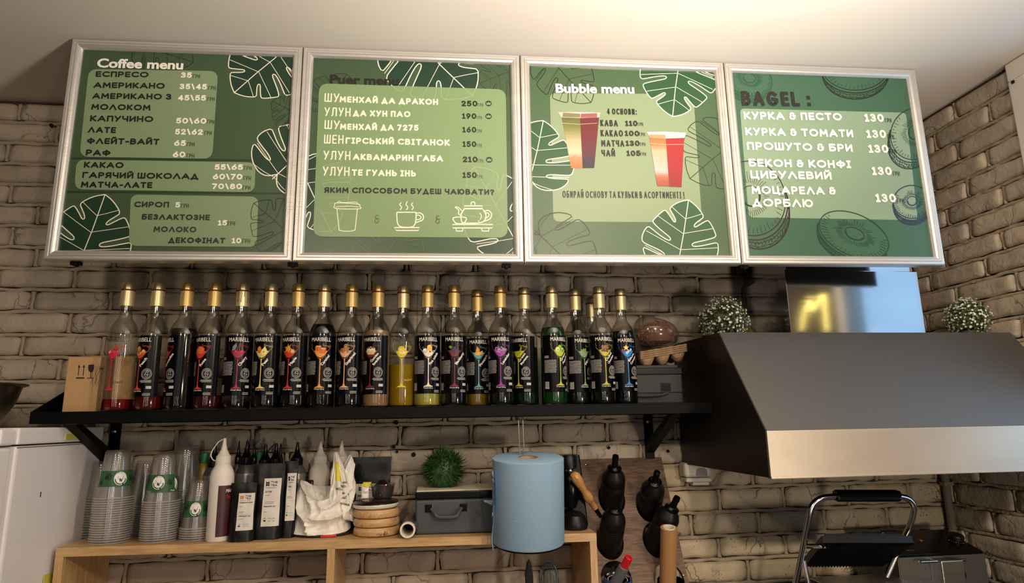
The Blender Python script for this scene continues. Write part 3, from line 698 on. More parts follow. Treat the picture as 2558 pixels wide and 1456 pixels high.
texts(L, Q, [('Coffee menu', 350, 192, 882, 205, 60, W, .034), ('ЕСПРЕСО', 343, 252, 668, 256, 40, D, .04), ('35', 868, 258, 935, 259, 40, W, .04), (GR, 943, 260, 986, 261, 27, D, .02),
 ('АМЕРИКАНО', 330, 320, 768, 326, 41, D, .04), ('35\\45', 860, 328, 1028, 331, 40, W, .04), (GR, 1038, 332, 1083, 333, 27, D, .02),
 ('АМЕРИКАНО З', 322, 387, 818, 393, 41, D, .04), ('45\\55', 850, 398, 1022, 400, 40, W, .04), (GR, 1032, 401, 1076, 402, 27, D, .02),
 ('МОΛОКОМ', 316, 455, 680, 460, 41, D, .04), ('КАПУЧИНО', 308, 526, 697, 531, 41, D, .04), ('50\\60', 838, 540, 1025, 542, 40, W, .04), (GR, 1030, 541, 1074, 542, 27, D, .02),
 ('ΛАТЕ', 295, 596, 467, 599, 41, D, .04), ('52\\62', 832, 608, 1003, 610, 40, W, .04), (GR, 1014, 610, 1058, 611, 27, D, .02),
 ('ФΛЕЙТ-ВАЙТ', 288, 665, 735, 671, 41, D, .04), ('65', 826, 678, 898, 679, 40, W, .04), (GR, 906, 680, 952, 681, 27, D, .02),
 ('РАФ', 282, 737, 433, 740, 41, D, .04), ('60', 818, 748, 895, 749, 40, W, .04), (GR, 905, 750, 950, 751, 27, D, .02),
 ('КАКАО', 270, 812, 514, 815, 40, D, .04), ('55\\65', 1076, 825, 1250, 826, 38, W, .04), (GR, 1258, 826, 1304, 827, 27, D, .02),
 ('ГАРЯЧИЙ ШОКОΛАД', 260, 875, 985, 884, 40, D, .04), ('60\\70', 1065, 884, 1247, 885, 38, W, .04), (GR, 1255, 888, 1300, 889, 27, D, .02),
 ('МАТЧА-ΛАТЕ', 252, 934, 691, 938, 40, D, .04), ('70\\80', 1060, 944, 1245, 945, 38, W, .04), (GR, 1250, 948, 1296, 949, 27, D, .02),
 ('СИРОП', 580, 1055, 795, 1057, 37, (44, 46, 38), .04), ('5', 834, 1058, 862, 1058, 36, W, .04), (GR, 870, 1060, 916, 1060, 28, D, .02),
 ('БЕЗΛАКТОЗНЕ', 627, 1132, 1046, 1136, 37, (44, 46, 38), .04), ('15', 1097, 1168, 1152, 1168, 35, W, .04), (GR, 1157, 1169, 1202, 1169, 27, D, .02),
 ('МОΛОКО', 700, 1208, 963, 1211, 37, (54, 56, 46), .04), ('ДЕКОФІНАТ', 790, 1276, 1140, 1279, 37, (40, 42, 34), .04), ('10', 1183, 1278, 1240, 1278, 35, W, .04), (GR, 1248, 1277, 1295, 1278, 28, D, .02)], k1)
finish(t, A, L, rect)
# board 2
t, P0, rect = board(1, 'green menu board with the tea list above three cup icons')
Q = lambda x, y: P0(730 + x / 2.555, 110 + y / 2.555); k1 = (Q(900, 600) - Q(800, 600)).length / 100
A = Art(); A.rect(0, 0, BW, BH, GREEN)
monstera(A, Q, (760, -60), (1150, 330), 1.05, GDARK, CREAM, .0028)
monstera(A, Q, (1430, 160), (1195, 250), 1.2, None, (34, 48, 30), .0014)
monstera(A, Q, (230, 420), (345, 190), 1.3, None, (34, 48, 30), .0014)
monstera(A, Q, (60, 800), (250, 1197), 1.0, GDARK, CREAM, .0026)
monstera(A, Q, (1420, 1250), (1160, 785), .8, GDARK, CREAM, .0026)
monstera(A, Q, (560, 1400), (742, 1110), 1.2, None, (96, 104, 80), .0016)
A.poly(rrect(Q, [(172, 251), (1363, 290), (1376, 1236), (133, 1229)], .026), (120, 144, 100))
FN = (140, 162, 118)
FA = Art()
for a in (((760, -60), (1150, 330), 1.05), ((60, 800), (250, 1197), 1.0), ((1420, 1250), (1160, 785), .8)): monstera(FA, Q, a[0], a[1], a[2], None, FN, .0020, True)
fa, fb = Q(176, 1228), Q(1362, 292)
FA.build('faint_leaf_print', M['ink'], t, lambda u, v, w_: Vector((u, -.01195 - w_, v)), (fa.x, fa.y, fb.x, fb.y), eps=.0000015)
L = Art(); C = CREAM
rows = [('Puer menu', 240, 250, 682, 262, 58, (30, 30, 26), .034), ('ЯКИМ СПОСОБОМ БУДЕШ ЧАЮВАТИ?', 204, 950, 1313, 964, 38, (34, 34, 28), .04)]
for s1, xa, xb, y1, s2, x2, x3, y2, y3, pr_, xp, xq, yp in (('ШУ', 205, 300, 369, 'МЕНХАЙ ДА ДРАКОН', 302, 948, 372, 390, '250', 1080, 1183, 398), ('УΛУН', 205, 372, 460, 'ДА ХУН ПАО', 387, 772, 460, 468, '190', 1085, 1175, 478),
    ('ШУ', 205, 302, 542, 'МЕНХАЙ ДА 7275', 305, 823, 547, 555, '160', 1087, 1175, 565), ('ШЕН', 202, 327, 635, 'ГІРСЬКИЙ СВІТАНОК', 340, 1014, 636, 650, '150', 1088, 1175, 657),
    ('УЛУН', 198, 371, 738, 'АКВАМАРИН ГАБА', 387, 971, 740, 751, '210', 1089, 1183, 755), ('УЛУН', 194, 365, 840, 'ТЕ ГУАНЬ ІНЬ', 380, 807, 840, 847, '150', 1088, 1178, 855)):
    rows += [(s1.replace('Λ', 'Л'), xa, y1, xb, y1 + 3, 60, C, .03), (s2, x2, y2, x3, y3, 42, C, .04), (pr_, xp, yp, xq, yp + 1, 40, D, .04), (GR, xq + 3, yp + 2, xq + 35, yp + 3, 24, D, .02)]
rows += [('&', 524, 1145, 556, 1146, 58, (104, 100, 84), .03), ('&', 913, 1148, 944, 1149, 58, (96, 90, 74), .03)]
texts(L, Q, rows, k1)
for cx, cy in ((1253, 380), (1253, 462), (1257, 739)):
    q = Q(cx, cy); L.ell(q.x, q.y, 21 * k1, 20 * k1, D)
    L.poly([Q(cx - 13, cy + 9), Q(cx + 13, cy + 9), Q(cx + 15, cy - 9), Q(cx + 7, cy - 2), Q(cx, cy - 12), Q(cx - 7, cy - 2), Q(cx - 15, cy - 9)], (122, 148, 98))
S = lambda pts, w_=5, cl=False, sm=True: L.stroke([Vector(v[:2]) for v in (smoothpts([Q(*a).to_3d() for a in pts], 4, cl) if sm else [Q(*a).to_3d() for a in pts])], w_ * k1, C, cl)
S([(285, 1052), (300, 1190)], sm=False); S([(416, 1052), (401, 1190)], sm=False); S([(300, 1188), (325, 1194), (350, 1195), (376, 1194), (401, 1188)])
S([(272, 1030), (280, 1050), (428, 1052), (430, 1034), (420, 1022), (285, 1014), (272, 1030)], 5, True); S([(290, 1012), (300, 1003), (320, 1012), (405, 1010), (418, 1020)], 4); S([(278, 1040), (350, 1035), (424, 1040)], 4)
S([(668, 1074), (790, 1074)], 7, sm=False); S([(668, 1074), (668, 1110), (675, 1150), (700, 1168), (760, 1168), (783, 1150), (790, 1110), (790, 1074)], 7)
S([(791, 1082), (815, 1078), (836, 1095), (834, 1120), (810, 1133), (788, 1140)], 7); S([(791, 1096), (808, 1092), (822, 1104), (815, 1118), (792, 1122)], 6)
S([(650, 1172), (812, 1172), (805, 1190), (665, 1190)], 7, True, False)
for x in (692, 732, 767): S([(x + 4, 1012 - (8 if x == 732 else 0)), (x - 6, 1025), (x + 6, 1042), (x - 4, 1060)], 6)
S([(1095, 1052), (1215, 1052)], 7, sm=False); S([(1098, 1034), (1212, 1034), (1212, 1050), (1098, 1050)], 7, True, False); S([(1142, 1028), (1142, 1014), (1154, 1008), (1166, 1014), (1166, 1028)], 6)
S([(1098, 1054), (1078, 1085), (1078, 1115), (1095, 1142), (1190, 1142), (1228, 1125), (1236, 1090), (1218, 1056)], 7)
S([(1222, 1070), (1250, 1062), (1272, 1085), (1262, 1115), (1225, 1132)], 7); S([(1232, 1080), (1248, 1078), (1256, 1090), (1248, 1104), (1230, 1110)], 6)
S([(1084, 1095), (1062, 1085), (1062, 1060), (1040, 1042), (1062, 1044), (1080, 1062), (1090, 1068)], 6); S([(1030, 1108), (1108, 1108), (1100, 1138), (1082, 1146), (1052, 1146), (1036, 1136)], 7, True)
S([(1022, 1152), (1280, 1152), (1276, 1174), (1026, 1174)], 7, True, False); S([(1046, 1176), (1046, 1194), (1086, 1194), (1090, 1176)], 7, sm=False); S([(1208, 1178), (1212, 1194), (1252, 1194), (1256, 1178)], 7, sm=False); S([(1196, 1078), (1208, 1098), (1200, 1120)], 5); q = Q(1190, 1130); L.ell(q.x, q.y, 4 * k1, 4 * k1, C, 10)
finish(t, A, L, rect)
# board 3
t, P0, rect = board(2, 'green menu board showing two split photos of layered iced drinks')
Q = lambda x, y: P0(1280 + x / 2.6466, 130 + y / 2.6466); k1 = (Q(900, 600) - Q(800, 600)).length / 100
A = Art(); A.rect(0, 0, BW, BH, (66, 91, 60))
A.poly(rrect(Q, [(248, 271), (1197, 276), (1255, 1125), (272, 1119)], .016), (130, 146, 112))
monstera(A, Q, (1105, 60), (1060, 425), 1.12, (36, 78, 42), CREAM, .0026)
monstera(A, Q, (118, 830), (205, 452), 1.15, (36, 78, 42), CREAM, .0026)
monstera(A, Q, (1095, 1400), (1165, 977), 1.0, (40, 80, 46), CREAM, .0026)
monstera(A, Q, (250, 40), (520, 332), .9, None, (30, 32, 22), .0022)
monstera(A, Q, (1460, 600), (1175, 836), 1.2, None, (34, 34, 26), .0022)
monstera(A, Q, (185, 1210), (560, 1560), .9, None, (34, 30, 22), .0026)
def drink(tl, tr, br, bl, sx0, sx1, lc, rc):
    n = 28; lc = [(a, tuple(v * .86 for v in c)) for a, c in lc]; rc = [(a, tuple(v * .82 for v in c)) for a, c in rc]
    def LR(j, xa, xb):
        v = j / n; l = Vector(tl).lerp(Vector(bl), v); r = Vector(tr).lerp(Vector(br), v); s_ = sx0 + (sx1 - sx0) * v; sy = l.y + (r.y - l.y) * .45
        return l, Vector((s_, sy)), r
    def ramp(c, v):
        for i in range(len(c) - 1):
            if v <= c[i + 1][0]:
                u = (v - c[i][0]) / (c[i + 1][0] - c[i][0] + 1e-6); return tuple(c[i][1][k] * (1 - u) + c[i + 1][1][k] * u for k in range(3))
        return c[-1][1]
    for j in range(n):
        a, b_, c_ = LR(j, 0, 0); a2, b2, c2_ = LR(j + 1, 0, 0); v = (j + .5) / n
        A.poly([Q(*a), Q(*b_), Q(*b2), Q(*a2)], ramp(lc, v)); A.poly([Q(*b_), Q(*c_), Q(*c2_), Q(*b2)], ramp(rc, v))
drink((325, 425), (574, 425), (541, 766), (388, 768), 447, 464, [(0, (100, 104, 44)), (.2, (128, 128, 64)), (.45, (196, 184, 140)), (.7, (222, 206, 176)), (.8, (214, 150, 100)), (1, (204, 118, 52))], [(0, (120, 36, 40)), (.4, (120, 26, 34)), (.75, (96, 34, 58)), (.85, (58, 34, 60)), (1, (34, 30, 52))])
A.poly([Q(302, 398), (Q(440, 396)), Q(583, 400), Q(574, 432), Q(448, 436), Q(322, 432)], (196, 176, 170)); A.poly([Q(335, 400), Q(448, 408), Q(448, 432), Q(330, 430)], (120, 112, 76)); A.poly([Q(452, 408), Q(560, 404), Q(560, 432), Q(452, 434)], (150, 80, 78))
for x, y in ((400, 705), (420, 700), (440, 710), (410, 690), (490, 720), (515, 725)): q = Q(x, y); A.ell(q.x, q.y, 7 * k1, 6 * k1, (210, 120, 84) if x < 460 else (74, 44, 70), 10)
drink((903, 548), (1137, 552), (1118, 893), (958, 885), 1013, 1036, [(0, (176, 112, 56)), (.2, (196, 140, 84)), (.3, (206, 186, 150)), (.72, (216, 200, 190)), (.82, (190, 110, 76)), (1, (170, 76, 56))], [(0, (190, 40, 44)), (.6, (184, 28, 36)), (1, (160, 26, 40))])
A.poly([Q(888, 529), Q(1010, 526), Q(1149, 533), Q(1138, 568), Q(1014, 572), Q(900, 552)], (208, 184, 186)); A.poly([Q(905, 545), Q(1012, 548), Q(1012, 575), Q(905, 565)], (186, 140, 96))
for x, y in ((985, 838), (1005, 842), (1020, 836), (970, 845), (1080, 828), (1100, 850)): q = Q(x, y); A.ell(q.x, q.y, 7 * k1, 6 * k1, (196, 92, 70) if x < 1030 else (150, 24, 34), 10)
for a, b_, rr in (((325, 470), (560, 470), 0), ((905, 604), (1132, 610), 0)): A.stroke([Q(*a), Q((a[0] + b_[0]) / 2, a[1] + 8), Q(*b_)], 2.5 * k1, (204, 186, 160))
L = Art()
texts(L, Q, [('Bubble menu', 287, 268, 807, 273, 60, W, .034), ('4 ОСНОВИ:', 627, 412, 832, 415, 42, D, .04), ('КАВА', 583, 490, 698, 492, 44, D, .04), ('110', 748, 489, 828, 490, 38, D, .04), (GR, 832, 489, 864, 489, 24, D, .02),
 ('КАКАО', 585, 557, 732, 559, 44, D, .04), ('100', 745, 555, 840, 557, 38, D, .04), (GR, 842, 555, 876, 556, 24, D, .02), ('МАТЧА', 589, 624, 741, 626, 44, D, .04), ('130', 751, 621, 842, 622, 38, D, .04), (GR, 846, 621, 880, 621, 24, D, .02),
 ('ЧАЙ', 591, 689, 680, 690, 44, D, .04), ('105', 757, 687, 847, 688, 38, D, .04), (GR, 850, 686, 884, 687, 24, D, .02), ('ОБИРАЙ ОСНОВУ ТА КУЛЬКИ В АСОРТИМЕНТІ !', 333, 962, 1187, 968, 44, D, .03)], k1)
finish(t, A, L, rect)
# board 4
t, P0, rect = board(3, 'rightmost green menu board with drawn bagels and five prices of 130')
Q = lambda x, y: P0(1780 + x / 2.555, 130 + y / 2.555); k1 = (Q(900, 600) - Q(800, 600)).length / 100
A = Art(); A.rect(0, 0, BW, BH, (60, 96, 72))
A.poly(rrect(Q, [(176, 359), (1236, 386), (1312, 1072), (232, 1054)], .014), (132, 154, 126))
BI = (34, 44, 36)
bagel(A, Q, 915, 90, 215, 150, 0, (26, 34, 28), seed=2); bagel(A, Q, 250, 930, 215, 240, .35, (40, 30, 26), seed=3); bagel(A, Q, 1290, 520, 150, 165, -.35, (30, 56, 44), seed=4)
bagel(A, Q, 905, 1165, 235, 130, -.42, (36, 62, 48), seed=5); bagel(A, Q, 1275, 955, 120, 105, -.05, (40, 56, 66), seed=6); bagel(A, Q, 235, 170, 150, 105, -.3, (46, 84, 58), seed=7)
L = Art()
rows = [('BAGEL :', 188, 342, 652, 349, 96, (36, 32, 30), .06)]
for s_, xa, ya, xb, yb, xp, xq, yp in (('КУРКА & ПЕСТО', 200, 430, 848, 438, 973, 1095, 446), ('КУРКА & ТОМАТИ', 210, 532, 920, 545, 985, 1110, 549), ('ПРОШУТО & БРИ', 220, 624, 916, 638, 998, 1125, 644),
    ('БЕКОН & КОНФІ', 232, 732, 906, 743, 1020, 1146, 786), ('МОЦАРЕΛА &', 250, 906, 799, 912, 1043, 1173, 959)):
    rows += [(s_, xa, ya, xb, yb, 50, W, .045), ('130', xp, yp, xq, yp + 1, 54, W, .05), (GR, xq + 8, yp + 3, xq + 48, yp + 4, 27, D, .02)]
rows += [('ЦИБУΛЕВИЙ', 242, 807, 761, 815, 50, W, .045), ('ДОРБΛЮ', 254, 986, 643, 992, 50, W, .045)]
texts(L, Q, rows, k1)
finish(t, A, L, rect)
# small clips below the joints between the boards
for px, py, w_ in ((186, 659, 'under the leftmost menu board'), (733, 664, 'under the joint of the first two menu boards'), (1262, 662, 'under the right end of the second menu board'), (1838, 668, 'under the joint of the last two menu boards')):
    p = at(px, py, -.36); m = MB(); m.box(-.012, .012, -.006, .006, -.004, .004); m.box(-.004, .004, -.009, .006, -.007, .002)
    yb = BA.y + (p.x - BA.x) / BD.x * BD.y
    tag(link_mesh('frame_clip', m.mesh('frame_clip', M['black_metal'], bevel=.001), None, (p.x, yb, BZ0 - .0041)), 'tiny dark clip ' + w_, 'clip', 'clips under the menu boards')
# ------------------------------------------------------------------ extractor hood
HY = -0.55; HT = -0.345; HX0 = 0.776; ZL0, ZL1, ZT = 1.463, 1.567, 1.826
hood = thing('extractor_hood', 'large dark extractor hood with a bright steel front lip in the right corner', 'extractor hood', (1.2, -.3, ZL0))
xr = XR - .015
MB().hexa([(HX0 + .002, HY + .004, ZL1), (xr, HY + .004, ZL1), (xr, HT + .004, ZT), (HX0 + .002, HT + .004, ZT), (HX0 + .002, HY - .001, ZL1 + .0022), (xr, HY - .001, ZL1 + .0022), (xr, HT - .001, ZT + .0024), (HX0 + .002, HT - .001, ZT + .0024)]).build('sloped_front', M['steel_dull'], hood, world=True)
m = MB(); m.box(HX0 + .002, xr, HY - .004, HY + .002, ZL0, ZL1 + .002); m.box(HX0 + .002, xr, HY - .006, HY + .012, ZL0 - .003, ZL0 + .003)
m.build('front_lip', M['steel_lip'], hood, bevel=.0015, world=True)
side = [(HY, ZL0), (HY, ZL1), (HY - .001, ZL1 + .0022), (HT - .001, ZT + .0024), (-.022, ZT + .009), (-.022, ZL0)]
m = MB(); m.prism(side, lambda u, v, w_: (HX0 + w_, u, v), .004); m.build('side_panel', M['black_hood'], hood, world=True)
mbox(HX0 + .008, xr, HT, -.022, ZT - .002, ZT + .003).build('top_plate', M['steel_dull'], hood, world=True)
mbox(HX0 + .01, xr, HY + .02, -.022, ZL0 + .03, ZL0 + .035).build('filter_panel', M['black_hood'], hood, world=True)
CX0, CX1, CY = 1.023, 1.448, -.288
ch = thing('hood_chimney', 'shiny square steel flue rising from the extractor hood to the ceiling', 'hood chimney', ((CX0 + CX1) / 2, -.15, ZT))
m = MB(); m.box(CX0, CX1, CY, -.025, ZT + .003, 2.022); m.build('lower_duct', M['steel_mirror'], ch, bevel=.002, world=True)
m = MB(); m.box(CX0 + .012, CX1 - .012, CY + .012, -.03, 2.0, ZC); m.build('upper_duct', M['steel_mirror'], ch, bevel=.002, world=True)
sg = thing('neon_sign', 'warm yellow light sign on the right wall, mirrored in the hood flue', 'sign', (XR - .03, -1.1, 2.1))
def mirrored(px, py):
    q = at(px, py, CY); d = (q - CAM); d.y = -d.y; return q + d * ((XR - .035 - q.x) / d.x)
for pl in ([(2002, 828), (2005, 800), (2012, 775), (2023, 748)], [(2023, 748), (2026, 776)], [(2026, 776), (2058, 735)], [(2058, 735), (2062, 790), (2066, 828)]):
    b = MB(); b.tube([mirrored(*q) for q in pl], .0045, 8); b.build('neon_tube', emis('neon_glow', (255, 226, 120), 7.0), sg, world=True, smooth=True)
# emergency lamp below the hood
p = at(1740, 1188, -.05); el = thing('emergency_lamp', 'small white plastic lamp box on the brick wall under the hood corner', 'lamp', (p.x, -.02, p.z))
m = MB(); m.box(-.043, .043, -.045, .004, -.004, .04); m.build('housing', M['white_dim'], el, bevel=.013, seg=4)
m = MB(); m.box(-.040, .042, -.047, .004, -.018, -.005); m.build('lower_cover', M['white_dim'], el, bevel=.010, seg=4)
m = MB(); m.box(-.018, .034, -.042, 0, -.027, -.018); m.build('lens', M['white_dim'], el, bevel=.003)
m = MB(); m.prism([(-.006, .0), (.028, .0), (.028, .016), (.020, .024), (.002, .024), (-.006, .016)], lambda u, v, w_: (u, -.0465 + w_, v), .004); m.build('grey_plate', M['greytube'], el)
# conduit in the corner
cb = MB(); pts = []; rr = []
n = 90
for k in range(n + 1):
    z = 1.10 + (1.47 - 1.10) * k / n; pts.append((1.655, -.032, z)); rr.append(.0115 + (.0018 if k % 2 else -.0012))
cb.tube(pts, rr, 12)
cnd = tag(cb.build('conduit', M['conduit'], None, smooth=False), 'ribbed grey cable conduit running up the right corner of the wall', 'conduit')
p = at(2382, 1208, -.045); tag(mbox(1.640, 1.672, -.046, -.022, p.z - .006, p.z + .006).build('conduit_clip', M['conduit'], None, bevel=.002), 'grey clip around the ribbed conduit just below the hood', 'clip')

# ------------------------------------------------------------------ black metal shelf
SX0, SX1, SY, SZ0, SZ1 = -0.966, 0.772, -.28, 1.6145, 1.643
sh = thing('metal_shelf', 'long black metal wall shelf carrying the row of syrup bottles', 'shelf', (0, -.14, SZ0))
def szz(x): return 0.0025 * (1 - ((x + .3) / .9) ** 2) * -1 + (.0035 if x < -.6 else 0)
m = MB(); m.box(SX0, SX1, SY, -.016, SZ1 - .003, SZ1); m.box(SX0, SX1, SY, SY + .003, SZ0, SZ1 - .003); m.box(SX0, SX1, -.019, -.016, SZ0, SZ1 - .003); m.box(SX0, SX1, SY + .003, SY + .02, SZ0, SZ0 + .003)
m.build('shelf_tray', M['black_metal'], sh, bevel=.0008, world=True)
m = MB(); m.prism([(SY, SZ0), (SY, SZ1), (-.016, 1.752), (-.016, SZ0)], lambda u, v, w_: (SX0 - .003 + w_, u, v), .003); m.build('end_plate', M['black_metal'], sh, world=True)
def bracket(px, side):
    x = at(px, 1090, -.02).x
    b = MB(); b.box(x - .014, x + .014, -.020, -.013, 1.48, SZ0 - .001)
    br = b.build('bracket', M['black_metal'], sh, bevel=.001, world=True)
    d = MB(); w0 = .014
    d.hexa([(x - w0, -.016, 1.497), (x + w0, -.016, 1.497), (x + w0, -.262, SZ0 - .002), (x - w0, -.262, SZ0 - .002), (x - w0, -.016, 1.525), (x + w0, -.016, 1.525), (x + w0, -.225, SZ0 - .002), (x - w0, -.225, SZ0 - .002)])
    d.build('brace', M['black_metal'], br, bevel=.0008).location = (0, 0, 0)
    # brace verts are world coordinates: shift back
    for ch_ in br.children:
        ch_.location = -sh.location
    for z in (1.593, 1.512):
        l = MB(); l.lathe([(.0065, 0), (.0065, .003), (.003, .005), (0, .005)], 10, mat=Matrix.Translation((x - .002, -.0205, z)) @ Matrix.Rotation(PI / 2, 4, 'X'))
        q = l.build('bolt', M['steel'], br, smooth=True); q.location = -sh.location
bracket(286, 0); bracket(1622, 1)

# ------------------------------------------------------------------ syrup bottles
BP = [(0, .0), (.0325, 0), (.0348, .003), (.0352, .012), (.0352, .188), (.0346, .198), (.0318, .209), (.0265, .221), (.0205, .230), (.0165, .237), (.0150, .245), (.0146, .256), (.0145, .272)]
def rad_at(z):
    for i in range(len(BP) - 1):
        if BP[i][1] <= z <= BP[i + 1][1] and BP[i + 1][1] > BP[i][1]:
            t_ = (z - BP[i][1]) / (BP[i + 1][1] - BP[i][1]); return BP[i][0] * (1 - t_) + BP[i + 1][0] * t_
    return .0352
def lathe_mesh(name, prof, n, mt, smooth=True): m = MB(); m.lathe(prof, n); return m.mesh(name, mt, smooth)
GLASSM = lathe_mesh('glass_body', BP, 40, M['glass'])
CAPS = {}
for k in ('gold', 'pale'):
    CAPS[k] = (lathe_mesh('cap_sleeve', [(.0158, .268), (.0170, .2685), (.0168, .3085), (.0158, .3095)], 28, M[k]), lathe_mesh('cap_top', [(.0155, .3125), (.0165, .313), (.0162, .3285), (.0145, .331), (0, .3315)], 28, M[k + '_top']))
RING = lathe_mesh('cap_ring', [(.0162, .3095), (.0172, .3100), (.0172, .3125), (.0162, .3130)], 28, M['red_ring'])
DRIP = MB()
for a in (-60, -25, 5, 30, 62):
    aa = math.radians(a); L_ = .012 + .02 * abs(math.sin(a * 2.3)); pts = [(.01705 * math.sin(aa + .03 * math.sin(k)), -.01705 * math.cos(aa + .03 * math.sin(k)), .309 - L_ * k / 5) for k in range(6)]; DRIP.tube(pts, [.0006, .0008, .0007, .0006, .0007, .0010], 6)
DRIPM = DRIP.mesh('syrup_drip', M['stain'], True)
LIQ = {}
def liquid(col, lev, alpha):
    k = (col, lev)
    if k not in LIQ:
        zs = [z for r, z in BP if z < lev and z > .012]; prof = [(.0, .004), (.0325, .004), (.0345, .009)] + [(rad_at(z) - .0009, z) for z in zs] + [(rad_at(lev) - .0009, lev), (0, lev)]
        name = 'liq_%d_%d_%d' % col
        if name not in M: M[name] = mat(name, col, .12, trans=alpha, spec=.6)
        LIQ[k] = lathe_mesh('liquid', prof, 32, M[name])
    return LIQ[k]
RL = .0356
def wrap(u, v, w_): 
    a = u / RL; r = RL + w_; return Vector((r * math.sin(a), -r * math.cos(a), v))
SL = [i * .0036 for i in range(-22, 23)]
EM = (206, 202, 192)
def label_common(ink=WHITE, small=True, black=True):
    A = Art(); rn = random.Random(4)
    _oldtext(A, 'MARIBELL', (-.026, .1725), (.0262, .1725), .0098, ink, .008)
    if small:
        for zz in [.131, .1285, .126]: A.rect(-.046, zz, -.033 + rn.uniform(0, .004), zz + .0010, EM)
        for blk, n_ in ((.1195, 9), (.1005, 8)):
            for j in range(n_):
                x = -.046
                while x < -.012:
                    l_ = rn.uniform(.002, .008); A.rect(x, blk - j * .0021, min(x + l_, -.011), blk - j * .0021 + .0009, (176, 172, 164)); x += l_ + .0007
        for j, zz in enumerate((.074, .0715, .069)): A.rect(.004 + rn.uniform(0, .006), zz, .034, zz + .0009, EM)
        for zz in (.0415, .039, .0365): A.rect(.014 + rn.uniform(0, .006), zz, .034, zz + .0008, EM)
        A.rect(-.046, .0425, -.033, .0615, (186, 182, 176))
        x = -.0455
        while x < -.0335: A.rect(x, .0445, x + .0004, .0612, (30, 28, 26)); x += rn.uniform(.0007, .0014)
        A.rect(.023, .0535, .035, .0600, (222, 220, 214))
        x = .0235
        while x < .0345: A.rect(x, .0545, x + .0004, .0595, (60, 58, 56)); x += rn.uniform(.0008, .0016)
        A.text('700 CM /0.9 OZ'.replace('Z', 'Z') if False else '700', (-.013, .0465), (-.0065, .0465), .0030, WHITE, .03); A.text('cm³ / 0.9 oz', (-.0055, .0465), (.0125, .0465), .0030, WHITE, .03)
        cx, cz = .0215, .0905
        A.stroke([(cx + .0118 * math.cos(k * PI / 14), cz + .0132 * math.sin(k * PI / 14)) for k in range(28)], .0006, EM, True)
        A.stroke([(cx + .0082 * math.cos(k * PI / 14), cz + .0094 * math.sin(k * PI / 14)) for k in range(28)], .0004, EM, True)
        for k in range(26):
            a = k * 2 * PI / 26; A.stroke([(cx + .0092 * math.cos(a), cz + .0105 * math.sin(a)), (cx + .0108 * math.cos(a + .05), cz + .0122 * math.sin(a + .05))], .0008, EM)
        for pts in ([(-.003, .005), (-.005, .007), (-.003, .0085), (0, .007), (.003, .0085), (.005, .006), (.003, .004)], [(-.003, .004), (-.0035, -.002), (-.002, -.007), (.002, -.007), (.0035, -.002), (.003, .004), (-.003, .004)], [(.0005, .003), (.0015, .009)], [(-.0055, -.002), (-.002, .001), (.002, -.003), (.0055, -.001)], [(-.001, -.002), (.001, -.002)]):
            A.stroke([(cx + a, cz + b) for a, b in pts], .0008, EM)
    return A
def martini(A, col, dark=None, fill=True):
    rim = .1535
    if fill: A.poly([(-.0165, .1475), (.0180, .1475), (.0085, .1345), (.004, .1305), (0, .1290), (-.004, .1305), (-.009, .1345)], col)
    A.stroke([(-.0245, .168), (-.0262, .163), (-.0235, .159), (-.0255, .155), (-.020, .149), (-.0105, .1355), (-.005, .1275), (0, .1262), (.005, .1275), (.0105, .1355), (.020, .149), (.0265, .158), (.0245, .1635)], .0007, col)
    A.poly([(-.0022, .127), (.0022, .127), (.0013, .120), (.0011, .075), (.0016, .062), (.0035, .056), (.0125, .0523), (.0125, .0512), (-.0125, .0512), (-.0125, .0523), (-.0035, .056), (-.0016, .062), (-.0011, .075), (-.0013, .120)], col)
